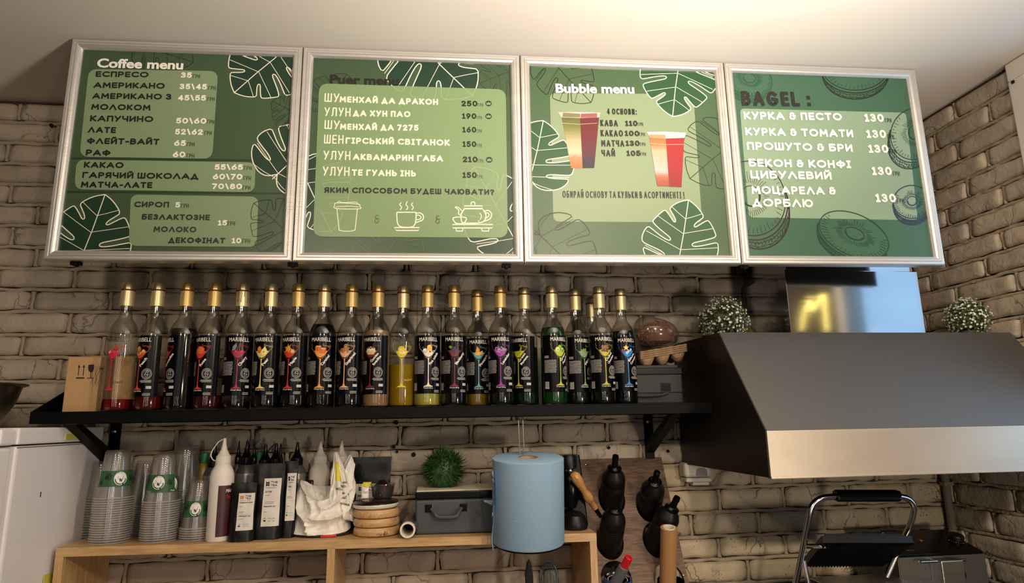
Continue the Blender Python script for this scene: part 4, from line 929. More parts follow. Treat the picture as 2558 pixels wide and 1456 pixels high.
def fruit(A, kind):
    z = .150; e = A.ell
    def shade(c, k): return tuple(max(0, min(255, v * k)) for v in c)
    def ball(x, y, r, c, r2=None): e(x, y, r, r2 or r, shade(c, .72), 16); e(x - r * .12, y + r * .12, r * .85, (r2 or r) * .85, c, 16); e(x - r * .3, y + r * .35, r * .3, r * .25, shade(c, 1.35), 10)
    if kind == 'peach': ball(-.006, z + .003, .0085, (226, 150, 60)); ball(.009, z - .003, .0055, (236, 176, 70)); A.poly([(-.012, z - .006), (.004, z - .004), (.002, z - .010), (-.008, z - .012)], (240, 196, 100)); e(-.004, z - .007, .003, .002, (150, 80, 40))
    elif kind == 'pomegranate': ball(-.002, z, .0095, (150, 26, 34)); A.poly([(-.005, z + .008), (-.006, z + .013), (-.002, z + .010), (.002, z + .013), (.002, z + .008)], (130, 26, 34)); e(.006, z - .004, .004, .005, (196, 60, 60))
    elif kind == 'rose': 
        for r, c in ((.0125, (206, 84, 40)), (.0105, (226, 106, 56)), (.0078, (236, 126, 70)), (.005, (216, 92, 44)), (.0028, (240, 146, 90))): A.poly([((r + (.0012 if k % 2 else 0)) * math.cos(k * PI / 5 + r * 90), z + (r + (.001 if k % 2 else 0)) * .85 * math.sin(k * PI / 5 + r * 90)) for k in range(10)], c)
    elif kind == 'cherry':
        A.poly([(-.016, z - .002), (-.014, z + .010), (-.006, z + .018), (-.004, z + .010), (-.008, z)], (120, 124, 130)); A.stroke([(-.003, z), (.003, z + .019), (.010, z)], .0010, (150, 110, 80)); A.stroke([(.003, z + .018), (.002, z - .002)], .001, (150, 110, 80))
        ball(-.005, z - .005, .0052, (190, 20, 60)); ball(.003, z - .008, .0050, (170, 16, 50)); ball(.010, z - .004, .0048, (196, 30, 70))
    elif kind == 'pear': ball(-.007, z + .001, .006, (222, 140, 40), .009); e(.006, z - .004, .0075, .0080, (238, 220, 150)); A.poly([(.001, z), (.007, z + .010), (.012, z + .002)], (238, 220, 150)); e(.005, z - .005, .0025, .003, (214, 186, 100)); e(.005, z - .005, .0010, .0014, (90, 50, 20)); 
    elif kind == 'maple': 
        pts = []
        for k in range(22):
            a = PI / 2 + k * 2 * PI / 22; r = (.0145 if k % 4 == 0 else .0085 if k % 2 == 0 else .0062); pts.append((-.003 + r * math.cos(a), z + .003 + r * math.sin(a)))
        A.poly(pts, (226, 160, 40)); A.stroke([(-.003, z - .008), (-.003, z + .012)], .0007, (180, 110, 20)); e(.009, z - .004, .006, .006, (196, 130, 80)); e(.009, z - .004, .004, .004, (226, 180, 130))
    elif kind == 'caramel':
        for x, y, s_ in ((-.007, z + .003, .0072), (.004, z - .003, .0078)): A.poly([(x - s_, y - s_ * .8), (x + s_ * .7, y - s_), (x + s_ * .8, y + s_ * .5), (x - s_, y + s_ * .6)], (206, 106, 46)); A.poly([(x - s_, y + s_ * .6), (x + s_ * .8, y + s_ * .5), (x + s_ * 1.2, y + s_), (x - s_ * .5, y + s_ * 1.15)], (236, 160, 90)); A.poly([(x + s_ * .7, y - s_), (x + s_ * 1.2, y - s_ * .4), (x + s_ * 1.2, y + s_), (x + s_ * .8, y + s_ * .5)], (186, 84, 34))
    elif kind == 'biscuit':
        c = (176, 116, 66); e(.002, z + .010, .0052, .0052, c); A.poly([(-.004, z + .006), (.008, z + .006), (.012, z - .009), (.006, z - .009), (.002, z - .003), (-.003, z - .009), (-.009, z - .008)], c); A.stroke([(-.011, z + .002), (.012, z + .004)], .004, c); e(-.011, z - .002, .004, .004, (150, 96, 54)); e(0, z + .011, .0008, .0008, (60, 30, 10)); e(.004, z + .011, .0008, .0008, (60, 30, 10)); A.stroke([(0, z + .008), (.002, z + .007), (.004, z + .008)], .0007, (240, 230, 210)); e(.002, z, .0008, .0008, (240, 230, 210))
    elif kind == 'choc': e(0, z - .004, .014, .0075, (216, 190, 130)); e(0, z + .002, .012, .006, (232, 222, 200)); [e(-.008 + k * .004, z + .004 + .002 * (k % 2), .0026, .0018, (110, 40, 30)) for k in range(5)]; A.poly([(-.013, z - .005), (.013, z - .005), (.008, z - .013), (-.008, z - .013)], (206, 186, 120))
    elif kind == 'melon': e(-.001, z + .001, .0095, .0095, (206, 186, 40)); e(0, z, .0070, .0070, (230, 214, 90)); A.poly([(-.009, z - .003), (.010, z + .005), (.011, z - .003), (.002, z - .008)], (222, 140, 60)); e(.001, z - .007, .009, .004, (236, 222, 160))
    elif kind == 'colada': A.poly([(-.005, z - .003), (-.003, z + .010), (.004, z + .013), (.010, z + .006), (.009, z - .004)], (232, 190, 60)); A.poly([(-.003, z + .010), (.004, z + .013), (.002, z + .005)], (246, 220, 120)); ball(-.009, z - .003, .006, (236, 226, 226)); ball(.004, z - .006, .0028, (196, 30, 40)); A.poly([(-.018, z + .004), (-.010, z + .002), (-.014, z + .008)], (60, 96, 50)); A.poly([(.018, z - .008), (.008, z - .005), (.012, z - .002)], (70, 110, 50))
    elif kind == 'blackberry':
        A.poly([(-.016, z + .006), (-.012, z + .011), (-.005, z + .006), (-.010, z + .001)], (120, 150, 60))
        rn = random.Random(3)
        for k in range(34): a = rn.uniform(0, 2 * PI); r = rn.uniform(0, .010); ball(.002 + r * math.cos(a), z + r * math.sin(a), .0026, (58, 52, 74))
    elif kind == 'pineapple': A.poly([(-.009, z - .006), (-.004, z + .015), (.003, z + .006), (.002, z - .006)], (232, 150, 30)); A.poly([(-.009, z - .006), (-.004, z + .015), (-.006, z + .002)], (246, 190, 80)); A.poly([(-.011, z - .009), (.012, z + .003), (.013, z - .006), (0, z - .011)], (240, 170, 40)); A.stroke([(-.009, z - .008), (.012, z + .002)], .001, (250, 210, 120))
    elif kind == 'lavender':
        rn = random.Random(5); A.poly([(.006, z - .002), (.016, z + .003), (.018, z - .001), (.010, z - .005)], (110, 160, 90))
        for k in range(26): a = rn.uniform(0, 2 * PI); r = rn.uniform(0, .009); x, y = -.003 + r * 1.3 * math.cos(a), z + r * math.sin(a); b = rn.uniform(0, PI); A.stroke([(x - .003 * math.cos(b), y - .003 * math.sin(b)), (x + .003 * math.cos(b), y + .003 * math.sin(b))], .0018, rn.choice([(176, 120, 196), (206, 156, 216), (136, 80, 160)]))
    elif kind == 'banana':
        for k in range(3): A.stroke([(-.010 + .002 * k, z - .004 - .003 * k), (-.003 + .001 * k, z - .007 - .002 * k), (.006, z - .004 - .001 * k), (.010, z + .008)], .0045, [(150, 176, 40), (176, 196, 60), (130, 160, 30)][k])
    elif kind == 'apple': ball(.001, z + .006, .0058, (150, 190, 40)); ball(.009, z - .001, .0060, (140, 190, 90)); e(-.006, z - .002, .0078, .0085, (150, 190, 50)); e(-.006, z - .002, .0060, .0070, (226, 232, 170)); e(-.006, z - .002, .0014, .0020, (110, 80, 40))
    elif kind == 'mint':
        for a, l_ in ((100, .013), (60, .015), (140, .014), (20, .011), (75, .009)):
            a = math.radians(a); dx, dy = math.cos(a), math.sin(a); c0 = (0, z - .006); A.poly([c0, (c0[0] + dx * l_ * .5 - dy * .004, c0[1] + dy * l_ * .5 + dx * .004), (c0[0] + dx * l_, c0[1] + dy * l_), (c0[0] + dx * l_ * .5 + dy * .004, c0[1] + dy * l_ * .5 - dx * .004)], (106 + l_ * 2000, 146, 80))
    elif kind == 'kunafa':
        rn = random.Random(8); A.poly([(-.011, z - .007), (.011, z - .009), (.012, z + .001), (-.010, z + .002)], (96, 56, 36)); A.poly([(-.009, z + .002), (.012, z + .001), (.010, z + .010), (-.009, z + .009)], (140, 96, 60))
        for k in range(26): x, y = rn.uniform(-.009, .010), rn.uniform(z - .006, z + .009); A.stroke([(x, y), (x + rn.uniform(-.003, .003), y + rn.uniform(-.002, .002))], .0010, rn.choice([(196, 156, 90), (170, 170, 80), (210, 180, 120)]))
    elif kind == 'ice':
        A.poly([(math.cos(PI / 2 + k * PI / 5) * (.009 if k % 2 == 0 else .004) - .004, z + .006 + math.sin(PI / 2 + k * PI / 5) * (.009 if k % 2 == 0 else .004)) for k in range(10)], (240, 220, 110)); ball(-.013, z - .001, .004, (206, 36, 40))
        for x, y in ((.003, z - .004), (.010, z), (-.002, z - .009)): A.poly([(x - .004, y), (x, y + .005), (x + .004, y + .001), (x, y - .004)], (216, 232, 244)); A.poly([(x - .002, y), (x, y + .003), (x + .002, y)], (130, 186, 226))
    elif kind == 'rhubarb': A.poly([(-.010, z - .003), (-.006, z + .003), (.009, z - .002), (.006, z - .008)], (206, 60, 80)); A.poly([(-.012, z - .005), (-.008, z + .001), (-.004, z - .002), (-.008, z - .008)], (226, 200, 196)); ball(.008, z + .004, .005, (196, 40, 70)); A.poly([(.0, z + .002), (.010, z + .010), (.012, z + .006), (.004, z)], (150, 34, 60))
_Lw = label_common(); LABELW = None; LABELK = None
PLATE = MB(); PLATE.grid(44, 1, lambda u, v: wrap(-.0505 + u * .101, .0335 + v * .155, -.0002)); PLATEM = PLATE.mesh('label', mat('black_label', (7, 6, 7), .22, spec=.2), True)
def bottle(px, Y, cap, kind, name, col, liq, lev, rot, desc, alpha=0.0, clear=False, drip=False, pyb=1012, liqdesc=None, slant=(.006, .108, .026, .136), two=None):
    global LABELW, LABELK
    p = at(px, pyb, Y)
    t = thing('syrup_bottle', desc, 'bottle', (p.x, Y, SZ1 + .0004), 0.0, 'syrup bottles on the black shelf')
    R_ = math.radians(rot)
    link_mesh('glass_body', GLASSM, t); link_mesh('liquid', liquid(liq, lev, alpha), t)
    link_mesh('cap_sleeve', CAPS[cap][0], t); link_mesh('cap_top', CAPS[cap][1], t); link_mesh('cap_ring', RING, t)
    if drip: link_mesh('syrup_drip', DRIPM, t)
    if not clear:
        lb = link_mesh('label', PLATEM, t, rot=(0, 0, R_))
        if LABELW is None: o = _Lw.build('lettering', M['ink_label'], lb, lambda u, v, w_: wrap(u, v, .00012 + w_), slices=SL, eps=.0000008); LABELW = o.data; o['kind'] = 'stuff'
        else: o = link_mesh('lettering', LABELW, lb); o['kind'] = 'stuff'
    else:
        lb = thing('label', None, None, (0, 0, 0), R_); lb.parent = t
        A = Art(); _oldtext(A, 'MARIBELL', (-.026, .1725), (.0262, .1725), .0098, (40, 36, 30), .008); A.text({'rhubarb': 'Glace', 'melon': 'Melon'}[kind], (.008, .066), (.030, .070), .006, (40, 36, 30) if kind == 'rhubarb' else (200, 180, 60), .01)
        A.build('lettering', M['ink_label'], lb, lambda u, v, w_: wrap(u, v, .00012 + w_), slices=SL, eps=.0000008)
    A = Art(); martini(A, col); fruit(A, kind)
    A.text('Syrup', (.004, .1605), (.0245, .1570), .0052, tuple(c * .8 for c in col), .01)
    if name:
        x0_, z0_, x1_, z1_ = slant
        if two: A.text(name, (.004, .116), (.022, .139), .0058, WHITE, .03); A.text(two, (.010, .108), (.029, .132), .0058, WHITE, .03)
        else: 
            l_ = min(1.0, len(name) / 9); A.text(name, (x0_, z0_), (x0_ + (x1_ - x0_) * (l_ * .9 + .25), z0_ + (z1_ - z0_) * (l_ * .9 + .25)), .0066, WHITE, .03)
    A.build('glass_picture', M['ink_label'], lb, lambda u, v, w_: wrap(u, v, .00024 + w_), slices=SL, eps=.000003)
    return t
DK = (16, 9, 8); DR = (86, 6, 10)
F = -.243
bottle(291, F, 'pale', 'rhubarb', None, (196, 44, 70), (120, 10, 14), .029, -10, 'nearly empty clear syrup bottle with a pink glass printed straight on it', clear=True, alpha=.25)
bottle(369, F, 'pale', 'peach', 'Peach', (206, 84, 60), DR, .036, -28, 'syrup bottle with a peach picture label and a drip-stained pale cap', drip=False, alpha=.2)
bottle(444, F, 'gold', 'pomegranate', 'Grenadine', (200, 52, 46), DK, .208, -58, 'full dark syrup bottle with a red pomegranate on its label')
bottle(516, F, 'gold', 'rose', 'Rose', (206, 70, 52), (60, 6, 8), .036, -26, 'syrup bottle with an orange rose picture on its label', alpha=.1)
bottle(588, F, 'pale', 'cherry', 'Cherry', (150, 36, 70), (22, 6, 10), .020, 13, 'syrup bottle with a cherry label and red drips down its cap', drip=True)
bottle(662, F, 'pale', 'pear', 'Pear', (226, 200, 116), DK, .034, -12, 'syrup bottle with a cut pear picture and a cream-yellow glass')
bottle(732, F, 'gold', 'maple', 'Maple', (196, 60, 46), DK, .034, -16, 'syrup bottle with a yellow maple leaf picture on its label')
bottle(799, F, 'pale', 'caramel', 'Caramel', (226, 150, 60), (10, 8, 8), .220, 3, 'full black syrup bottle with caramel cubes on its label')
bottle(870, F, 'gold', 'biscuit', 'Gingerbread', (226, 170, 130), DK, .034, -15, 'syrup bottle with a gingerbread man picture on its label')
bottle(938, F, 'gold', 'choc', 'Chocolate', (110, 40, 34), (150, 116, 78), .203, -22, 'syrup bottle filled with light brown chocolate liquid', two='balls')
bottle(1003, F + .012, 'pale', 'melon', None, (214, 196, 40), (150, 118, 14), .112, 0, 'half full yellow melon syrup bottle without a black label', clear=True, alpha=.15)
bottle(1066, F, 'gold', 'colada', 'Pina colada', (232, 220, 200), (168, 160, 70), .034, 6, 'syrup bottle with a white glass, pineapple and coconut on its label')
bottle(1134, F, 'gold', 'blackberry', 'Blackberry', (120, 34, 44), DK, .034, 0, 'syrup bottle with a blackberry picture on its label')
bottle(1194, F + .06, 'gold', 'pineapple', 'Pineapple', (92, 156, 166), (120, 100, 20), .034, 0, 'syrup bottle with pineapple chunks over a blue glass, set slightly back', pyb=1008)
bottle(1253, F, 'gold', 'lavender', 'Lavender', (150, 62, 150), (12, 20, 12), .040, -8, 'syrup bottle with a purple glass and lavender on its label')
bottle(1315, F + .02, 'pale', 'banana', 'Green', (186, 186, 40), (8, 40, 18), .158, -42, 'syrup bottle with green bananas on its label', alpha=.3, two='Banana')
bottle(1386, F, 'pale', 'apple', 'Green', (186, 196, 50), (10, 70, 26), .212, 20, 'full bright green syrup bottle with green apples on its label', alpha=.3, two='Apple')
bottle(1446, F + .035, 'pale', 'mint', 'Mint', (130, 160, 120), (10, 22, 16), .034, 22, 'syrup bottle with mint leaves and a pale green glass on its label')
bottle(1508, F, 'pale', 'kunafa', 'Dubai', (186, 176, 50), (14, 18, 12), .034, 2, 'syrup bottle with a brown nutty bar on its label', two='Chocolate')
bottle(1563, F + .03, 'pale', 'ice', 'Blue', (40, 130, 206), (10, 14, 24), .205, 4, 'last syrup bottle on the right, with ice cubes over a blue glass', two='Curacao', pyb=1006)
bottle(1487, -.085, 'pale', 'apple', 'Green', (60, 120, 60), (14, 22, 14), .05, 0, 'syrup bottle standing in the back row, mostly hidden by the two before it', pyb=1005)

# things behind the bottles
p = at(1043, 727, -.06); tag((lambda m: (m.tube([(p.x, -.06, SZ1 + .001), (p.x, -.06, p.z)], .0022, 8), m)[1])(MB()).build('clear_straw', M['film'], None), 'thin clear straw standing upright behind the yellow bottle', 'straw')
p = at(1352, 790, -.07); fan = thing('paper_filters', 'pale fan of folded paper filters leaning behind the green bottles', 'paper filters', (p.x, -.07, SZ1))
for k in range(9):
    a = -.42 + .085 * k; m = MB(); q0 = Vector((-.012 + .004 * k, 0, .0)); L_ = .235 - .006 * k
    m.hexa([(q0.x - .01, .000 + .004 * k, 0), (q0.x + .012, .000 + .004 * k, 0), (q0.x + .012, .001 + .004 * k, 0), (q0.x - .01, .001 + .004 * k, 0), (q0.x - .035 + .11 * (k / 8) * .5, .004 * k, L_), (q0.x + .012 + .05 * k / 8, .004 * k, L_ - .05), (q0.x + .012 + .05 * k / 8, .001 + .004 * k, L_ - .05), (q0.x - .035 + .055 * (k / 8), .001 + .004 * k, L_)])
    m.build('paper_leaf', M['fluted'], fan)

# ------------------------------------------------------------------ cardboard box on the left
a0 = at(155, 1022, -.215); a1 = at(168, 892, -.215); bx = thing('cardboard_box', 'brown cardboard box with fragile marks at the left end of the black shelf', 'box', (a0.x + .08, -.14, SZ1 + .0004))
bw, bh, bd_ = .165, a1.z - SZ1, .15
mbox(-.08, -.08 + bw, -bd_ / 2, bd_ / 2, 0, bh).build('carton', M['card'], bx, bevel=.002)
A = Art(); INKB = (44, 34, 26)
QB = lambda px, py: Vector((at(px, py, -.215).x - bx.location.x, at(px, py, -.215).z - bx.location.z))
cq = lambda x, y: QB(x / 3.64, 680 + y / 3.64)
for x in (718, 762): A.stroke([cq(x - 6, 942), cq(x + 2, 858)], .0018, INKB); A.poly([cq(x - 10, 866), cq(x + 2, 838), cq(x + 14, 866)], INKB)
A.stroke([cq(692, 961), cq(768, 961)], .0034, INKB)
A.poly([cq(806, 840), cq(856, 838), cq(852, 890), cq(838, 908), cq(822, 910), cq(806, 896), cq(802, 870)], INKB); A.stroke([cq(828, 905), cq(824, 960)], .0018, INKB); A.stroke([cq(792, 964), cq(850, 962)], .0018, INKB)
A.poly([cq(896, 882), cq(914, 868), cq(934, 868), cq(946, 882)], INKB)
A.build('printed_marks', M['ink_matt'], bx, lambda u, v, w_: Vector((u, -bd_ / 2 - .0004 - w_, v)), eps=.00002)
m = MB(); rn = random.Random(2)
for k in range(9):
    q = cq(850 + k * 12, 850 + rn.uniform(-20, 20)); pts = []; z = q.y
    x = q.x
    while z > cq(850, 1060 + rn.uniform(-60, 60)).y: pts.append((x, -bd_ / 2 - .001, z)); x += rn.uniform(-.002, .0015); z -= .004
    if len(pts) > 2: m.tube(pts, .0005, 4)
m.build('tape_tear', M['film'], bx)
mbox(.0, .034, -bd_ / 2 - .0006, -bd_ / 2 - .0002, 0, bh).build('packing_tape', M['film'], bx)

# ------------------------------------------------------------------ right end of the black shelf
q0 = at(1588, 1003, -.215); q1 = at(1700, 935, -.215)
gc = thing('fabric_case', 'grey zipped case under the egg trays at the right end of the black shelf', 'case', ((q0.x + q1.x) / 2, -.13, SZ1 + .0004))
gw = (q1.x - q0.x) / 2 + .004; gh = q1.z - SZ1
m = MB(); m.box(-gw - .02, gw, -.085, .085, 0, gh); m.build('body', M['grey_case_shaded'], gc, bevel=.004)
m = MB(); m.box(-gw - .021, gw + .001, -.087, .086, gh, gh + .018); m.build('lid', M['black'], gc, bevel=.002)
m = MB(); m.tube([(-gw - .01, -.092, gh * .30), (-gw + .03, -.094, gh * .26), (gw * .1, -.094, gh * .29), (gw * .35, -.092, gh * .36)], .0045, 8); m.build('fabric_handle', M['grey_case_shaded'], gc, smooth=True)
mbox(gw * .1, gw * .5, -.0865, -.084, gh * .42, gh * .70).build('handle_patch', M['black'], gc)
mbox(-gw - .02, gw, -.0865, -.084, gh * .36, gh * .39).build('zip', M['black'], gc)
bb = at(1600, 905, -.2); zt0 = gc.location.z + gh + .018
tag(mbox(gc.location.x - gw - .01, gc.location.x + gw - .004, -.20, -.05, zt0 + .0004, zt0 + .010).build('black_tray', M['black_matt'], None, bevel=.002), 'flat black tray lying on the grey case below the egg trays', 'tray')
for k in range(4):
    pr0 = at(1640, 888, -.14)
    et = thing('egg_tray', ['lowest pulp egg tray of the tilted stack, its cups hanging free', 'second pulp egg tray from the bottom of the tilted stack', 'third pulp egg tray from the bottom of the tilted stack', 'top pulp egg tray, right under the bag of dried pieces'][k], 'egg tray', (pr0.x - .002, -.13, zt0 + .047 + k * .0058), 0, 'egg trays stacked on the black shelf', rot=(math.radians(4), math.radians(-9), 0))
    m = MB(); W_, D_ = .072, .075
    m.grid(24, 20, lambda u, v: ((u - .5) * 2 * W_, (v - .5) * 2 * D_, (-.034 * abs(math.sin(u * PI * 3)) ** .7 * abs(math.sin(v * PI * 3)) ** .7 if .04 < u < .96 and .04 < v < .96 else 0) + .0006 * math.sin(u * 40)))
    m.grid(24, 1, lambda u, v: ((u - .5) * 2 * W_ * 1.0, -D_ - .0005, -v * .004)); m.grid(20, 1, lambda u, v: (W_ + .0005, (u - .5) * 2 * D_, -v * .004))
    o = m.build('pulp_sheet', M['pulp'], et, smooth=True); md = o.modifiers.new('s', 'SOLIDIFY'); md.thickness = .0018
pb = at(1640, 828, -.13)
bagd = thing('snack_bag', 'clear plastic bag of brown dried pieces lying on the egg trays', 'bag', (pb.x, -.125, pb.z - .052))
m = MB(); m.grid(22, 14, lambda u, v: ((.070 * math.sin(v * PI) ** .6 + .004) * math.cos(u * 2 * PI) * (1 + .08 * math.sin(u * 12)), .055 * math.sin(v * PI) ** .6 * math.sin(u * 2 * PI), .008 + .042 * (1 - math.cos(v * PI)) * (1 - .12 * math.cos(u * 2 * PI)) ), wrap=True)
m.build('film', M['film'], bagd, smooth=True)
m = MB(); rn = random.Random(9)
for k in range(1500):
    while True:
        x, y, z = rn.uniform(-1, 1), rn.uniform(-1, 1), rn.uniform(-1, 1)
        if .45 < x * x + y * y + z * z < 1: break
    c = Vector((x * .062, y * .050, .047 + z * .037)); a = Vector((rn.uniform(-1, 1), rn.uniform(-1, 1), rn.uniform(-1, 1))).normalized() * rn.uniform(.003, .007); b = a.orthogonal().normalized() * rn.uniform(.001, .003); d = a.cross(b).normalized() * .001
    m.add([c - a, c + b, c + a, c - b, c + d], [(0, 1, 4), (1, 2, 4), (2, 3, 4), (3, 0, 4)])
o = m.build('dried_pieces', M['granola'], bagd); o['kind'] = 'stuff'
m = MB(); m.lathe([(0, .014), (.046, .020), (.052, .045), (.040, .07), (0, .078)], 16); m.build('packed_core', M['core_brown'], bagd, smooth=True)
# ------------------------------------------------------------------ fridge and bowl
FX = -0.905; fr = thing('fridge', 'white fridge at the left edge with yellow tape on its side', 'fridge', (-1.2, -.24, 0))
m = MB(); m.box(-1.46, FX, -.425, -.05, .02, 1.606 - .040); m.build('body', M['white'], fr, bevel=.006, world=True)
m = MB(); m.box(-1.462, FX + .002, -.427, -.05, 1.606 - .037, 1.606); m.build('top_cover', M['white'], fr, bevel=.004, world=True)
m = MB(); m.box(-1.46, FX - .004, -.485, -.432, .05, 1.606 - .042); m.build('door', M['white'], fr, bevel=.012, world=True, seg=4)
m = MB(); m.box(-1.46, FX - .002, -.482, -.430, 1.606 - .038, 1.604); m.build('front_cap', M['white'], fr, bevel=.008, world=True, seg=3)
m = MB(); q = atx(58, 1088, FX); m.box(FX - .001, FX + .0008, -.424, -.052, 1.562, 1.5635); m.build('seam', M['greytube'], fr, world=True)
for (xa, ya, xb, yb) in ((163, 1084, 202, 1097), (108, 1437, 132, 1470)):
    a, b = atx(xa, ya, FX + .001), atx(xb, yb, FX + .001); mbox(FX + .0022, FX + .0036, a.y, b.y, b.z, a.z).build('tape_strip', M['tape'], fr, world=True)
a = atx(101, 1235, FX); mbox(FX, FX + .001, a.y - .001, a.y + .001, a.z - .006, a.z + .006).build('scratch', M['dark'], fr, world=True)
cx = -1.112
bo = thing('steel_bowl', 'dark steel mixing bowl standing on top of the white fridge', 'bowl', (cx, -.30, 1.6065))
bo.location = (cx, -.30, 1.6065)
m = MB(); m.lathe([(0, 0), (.050, 0), (.082, .020), (.104, .060), (.114, .098), (.126, .102), (.126, .105), (.112, .104), (.100, .062), (.078, .026), (.05, .006), (0, .005)], 40, cap=False); m.build('bowl', M['thermal'], bo, smooth=True)

# ------------------------------------------------------------------ wooden shelf unit
def wz(x): return 1.3225 - .0115 * (x + .89)
WX0, WX1, WD = -0.890, 0.437, -.25
wu = thing('wall_cubby_shelf', 'light oak open wall shelf unit along the bottom of the photo', 'shelf', (-.22, -.12, wz(-.22)))
T_ = .021
def slab(x0, x1, dz0, dz1, y0=WD, y1=-.014): return MB().hexa([(x0, y0, wz(x0) + dz0), (x1, y0, wz(x1) + dz0), (x1, y1, wz(x1) + dz0), (x0, y1, wz(x0) + dz0), (x0, y0, wz(x0) + dz1), (x1, y0, wz(x1) + dz1), (x1, y1, wz(x1) + dz1), (x0, y1, wz(x0) + dz1)])
slab(WX0, WX1, -T_, 0).build('top_board', M['oak'], wu, bevel=.0008, world=True)
slab(WX0, WX1, -.40, -.40 + T_).build('bottom_board', M['oak'], wu, bevel=.0008, world=True)
slab(WX0, WX0 + .019, -.40 + T_, -T_).build('side_panel', M['oak_up'], wu, bevel=.0008, world=True)
slab(WX1 - .019, WX1, -.40 + T_, -T_).build('side_panel', M['oak_up'], wu, bevel=.0008, world=True)
slab(-.2565, -.2375, -.40 + T_, -T_).build('divider', M['oak_up'], wu, bevel=.0008, world=True)
def on(px, py, Y): p = at(px, py, Y); return (p.x, Y, wz(p.x) + .0004)

# ------------------------------------------------------------------ plastic cups
def cupprof(h, r0, r1): return [(r1 + .0035, 0), (r1 + .0045, .0015), (r1 + .0035, .003), (r1, .0035), (r1 - .0005, .010), (r0 + (r1 - r0) * .12, h * .86), (r0 + .001, h - .004), (r0 - .002, h), (r0 - .006, h - .003), (.0, h - .003)]
CUPB = lathe_mesh('cup_wall', cupprof(.118, .0300, .0455)[3:], 28, M['cup']); CUPR = lathe_mesh('cup_rim', cupprof(.118, .0300, .0455)[:4], 28, M['cuprim'])
def cup_label(rot):
    A = Art(); G = (46, 88, 52)
    A.rect(-.048, .030, .048, .068, G)
    for cx_, cy_, s_, r_ in ((-.026, .052, .012, .4), (.036, .046, .010, 2.2), (-.040, .038, .007, 1.2), (.010, .0345, .008, 2.0)):
        for k in range(7):
            a = r_ + (k - 3) * .42; l_ = s_ * (1.1 - .1 * abs(k - 3)); A.poly([(cx_, cy_), (cx_ + l_ * math.cos(a - .12), cy_ + l_ * math.sin(a - .12)), (cx_ + l_ * 1.1 * math.cos(a), cy_ + l_ * 1.1 * math.sin(a)), (cx_ + l_ * math.cos(a + .12), cy_ + l_ * math.sin(a + .12))], (20, 34, 24))
        A.ell(cx_, cy_, s_ * .45, s_ * .45, (20, 34, 24), 10)
    A.ell(.006, .049, .0150, .0165, (232, 230, 222), 26)
    A.stroke([(.006 + .0118 * math.cos(a), .048 + .0128 * math.sin(a)) for a in [PI + PI * k / 14 for k in range(15)]], .0024, (44, 48, 50))
    A.text('CPOB', (.0145, .0610), (-.0025, .0610), -.0042, (40, 44, 44), .03)
    A.stroke([(.000, .054), (.000, .048), (.012, .048), (.012, .054)], .0012, (90, 90, 90)); A.poly([(.003, .049), (.010, .049), (.009, .042), (.0075, .040), (.0065, .044), (.005, .041), (.0035, .043)], (24, 28, 60))
    def fn(u, v, w_):
        r = .0455 + (.0300 - .0455) * (v / .118) + .0012 + w_; a = u / .038; return Vector((r * math.sin(a), -r * math.cos(a), v))
    return A, fn
_cl = cup_label(0); CUPL = None
def cup_stack(px, py, Y, n, group, labels, top, scale=1.0, rots=(0,), pitch=.0056, tall=None, lab=None):
    global CUPL
    x, y, z = on(px, py, Y)
    for k in range(n):
        nm = ('bottom cup' if k == 0 else 'top cup' if k == n - 1 else 'cup %d from the bottom' % (k + 1))
        words = ['bottom', 'second', 'third', 'fourth', 'fifth', 'sixth', 'seventh', 'eighth', 'ninth', 'tenth', 'eleventh', 'twelfth', 'thirteenth', 'fourteenth', 'fifteenth', 'sixteenth', 'seventeenth', 'eighteenth', 'nineteenth', 'twentieth', 'twenty-first', 'twenty-second', 'twenty-third', 'twenty-fourth', 'twenty-fifth', 'twenty-sixth', 'twenty-seventh', 'twenty-eighth', 'twenty-ninth', 'thirtieth']
        which = 'topmost' if k == n - 1 else words[min(k, 29)]
        t = thing('plastic_cup', '%s upturned clear cup %s' % (which, labels) if k in (0, n - 1) else '%s clear cup up %s' % (which, labels), 'cup', (x, y, z + k * pitch), random.uniform(-.3, .3) if k < n - 1 else 0, group)
        t.scale = (scale, scale, tall or 1)
        link_mesh('cup_wall', CUPB, t); link_mesh('cup_rim', CUPR, t)
        if k in (lab or {}):
            if CUPL is None: o = _cl[0].build('printed_label', M['ink_label'], t, _cl[1], slices=[i * .005 for i in range(-9, 10)], eps=.00001); CUPL = o.data
            else: o = link_mesh('printed_label', CUPL, t)
            t.rotation_euler.z = 0; o.rotation_euler = (0, 0, lab[k])
cup_stack(273, 1352, -.185, 20, 'cups in the tall stack nearest the fridge', 'in the tall front stack nearest the fridge', 0, lab={19: .55}, scale=.93)
cup_stack(395, 1350, -.185, 18, 'cups in the second front stack', 'in the second front stack from the fridge', 0, lab={17: -.1, 16: .9}, scale=.90)
cup_stack(490, 1343, -.175, 6, 'cups in the low stack by the white bottle', 'in the low stack beside the white bottle', 0, lab={5: -.05}, scale=.84)
cup_stack(452, 1325, -.068, 21, 'cups in the tallest stack against the wall', 'in the tallest stack against the wall', 0, scale=.95)
cup_stack(352, 1325, -.062, 14, 'cups in the stack between the two front ones', 'in the stack behind and between the two front ones', 0, scale=.85)
cup_stack(240, 1330, -.066, 16, 'cups in the rear stack beside the fridge', 'in the rear stack right beside the fridge', 0, scale=.90, pitch=.0065, tall=.8)

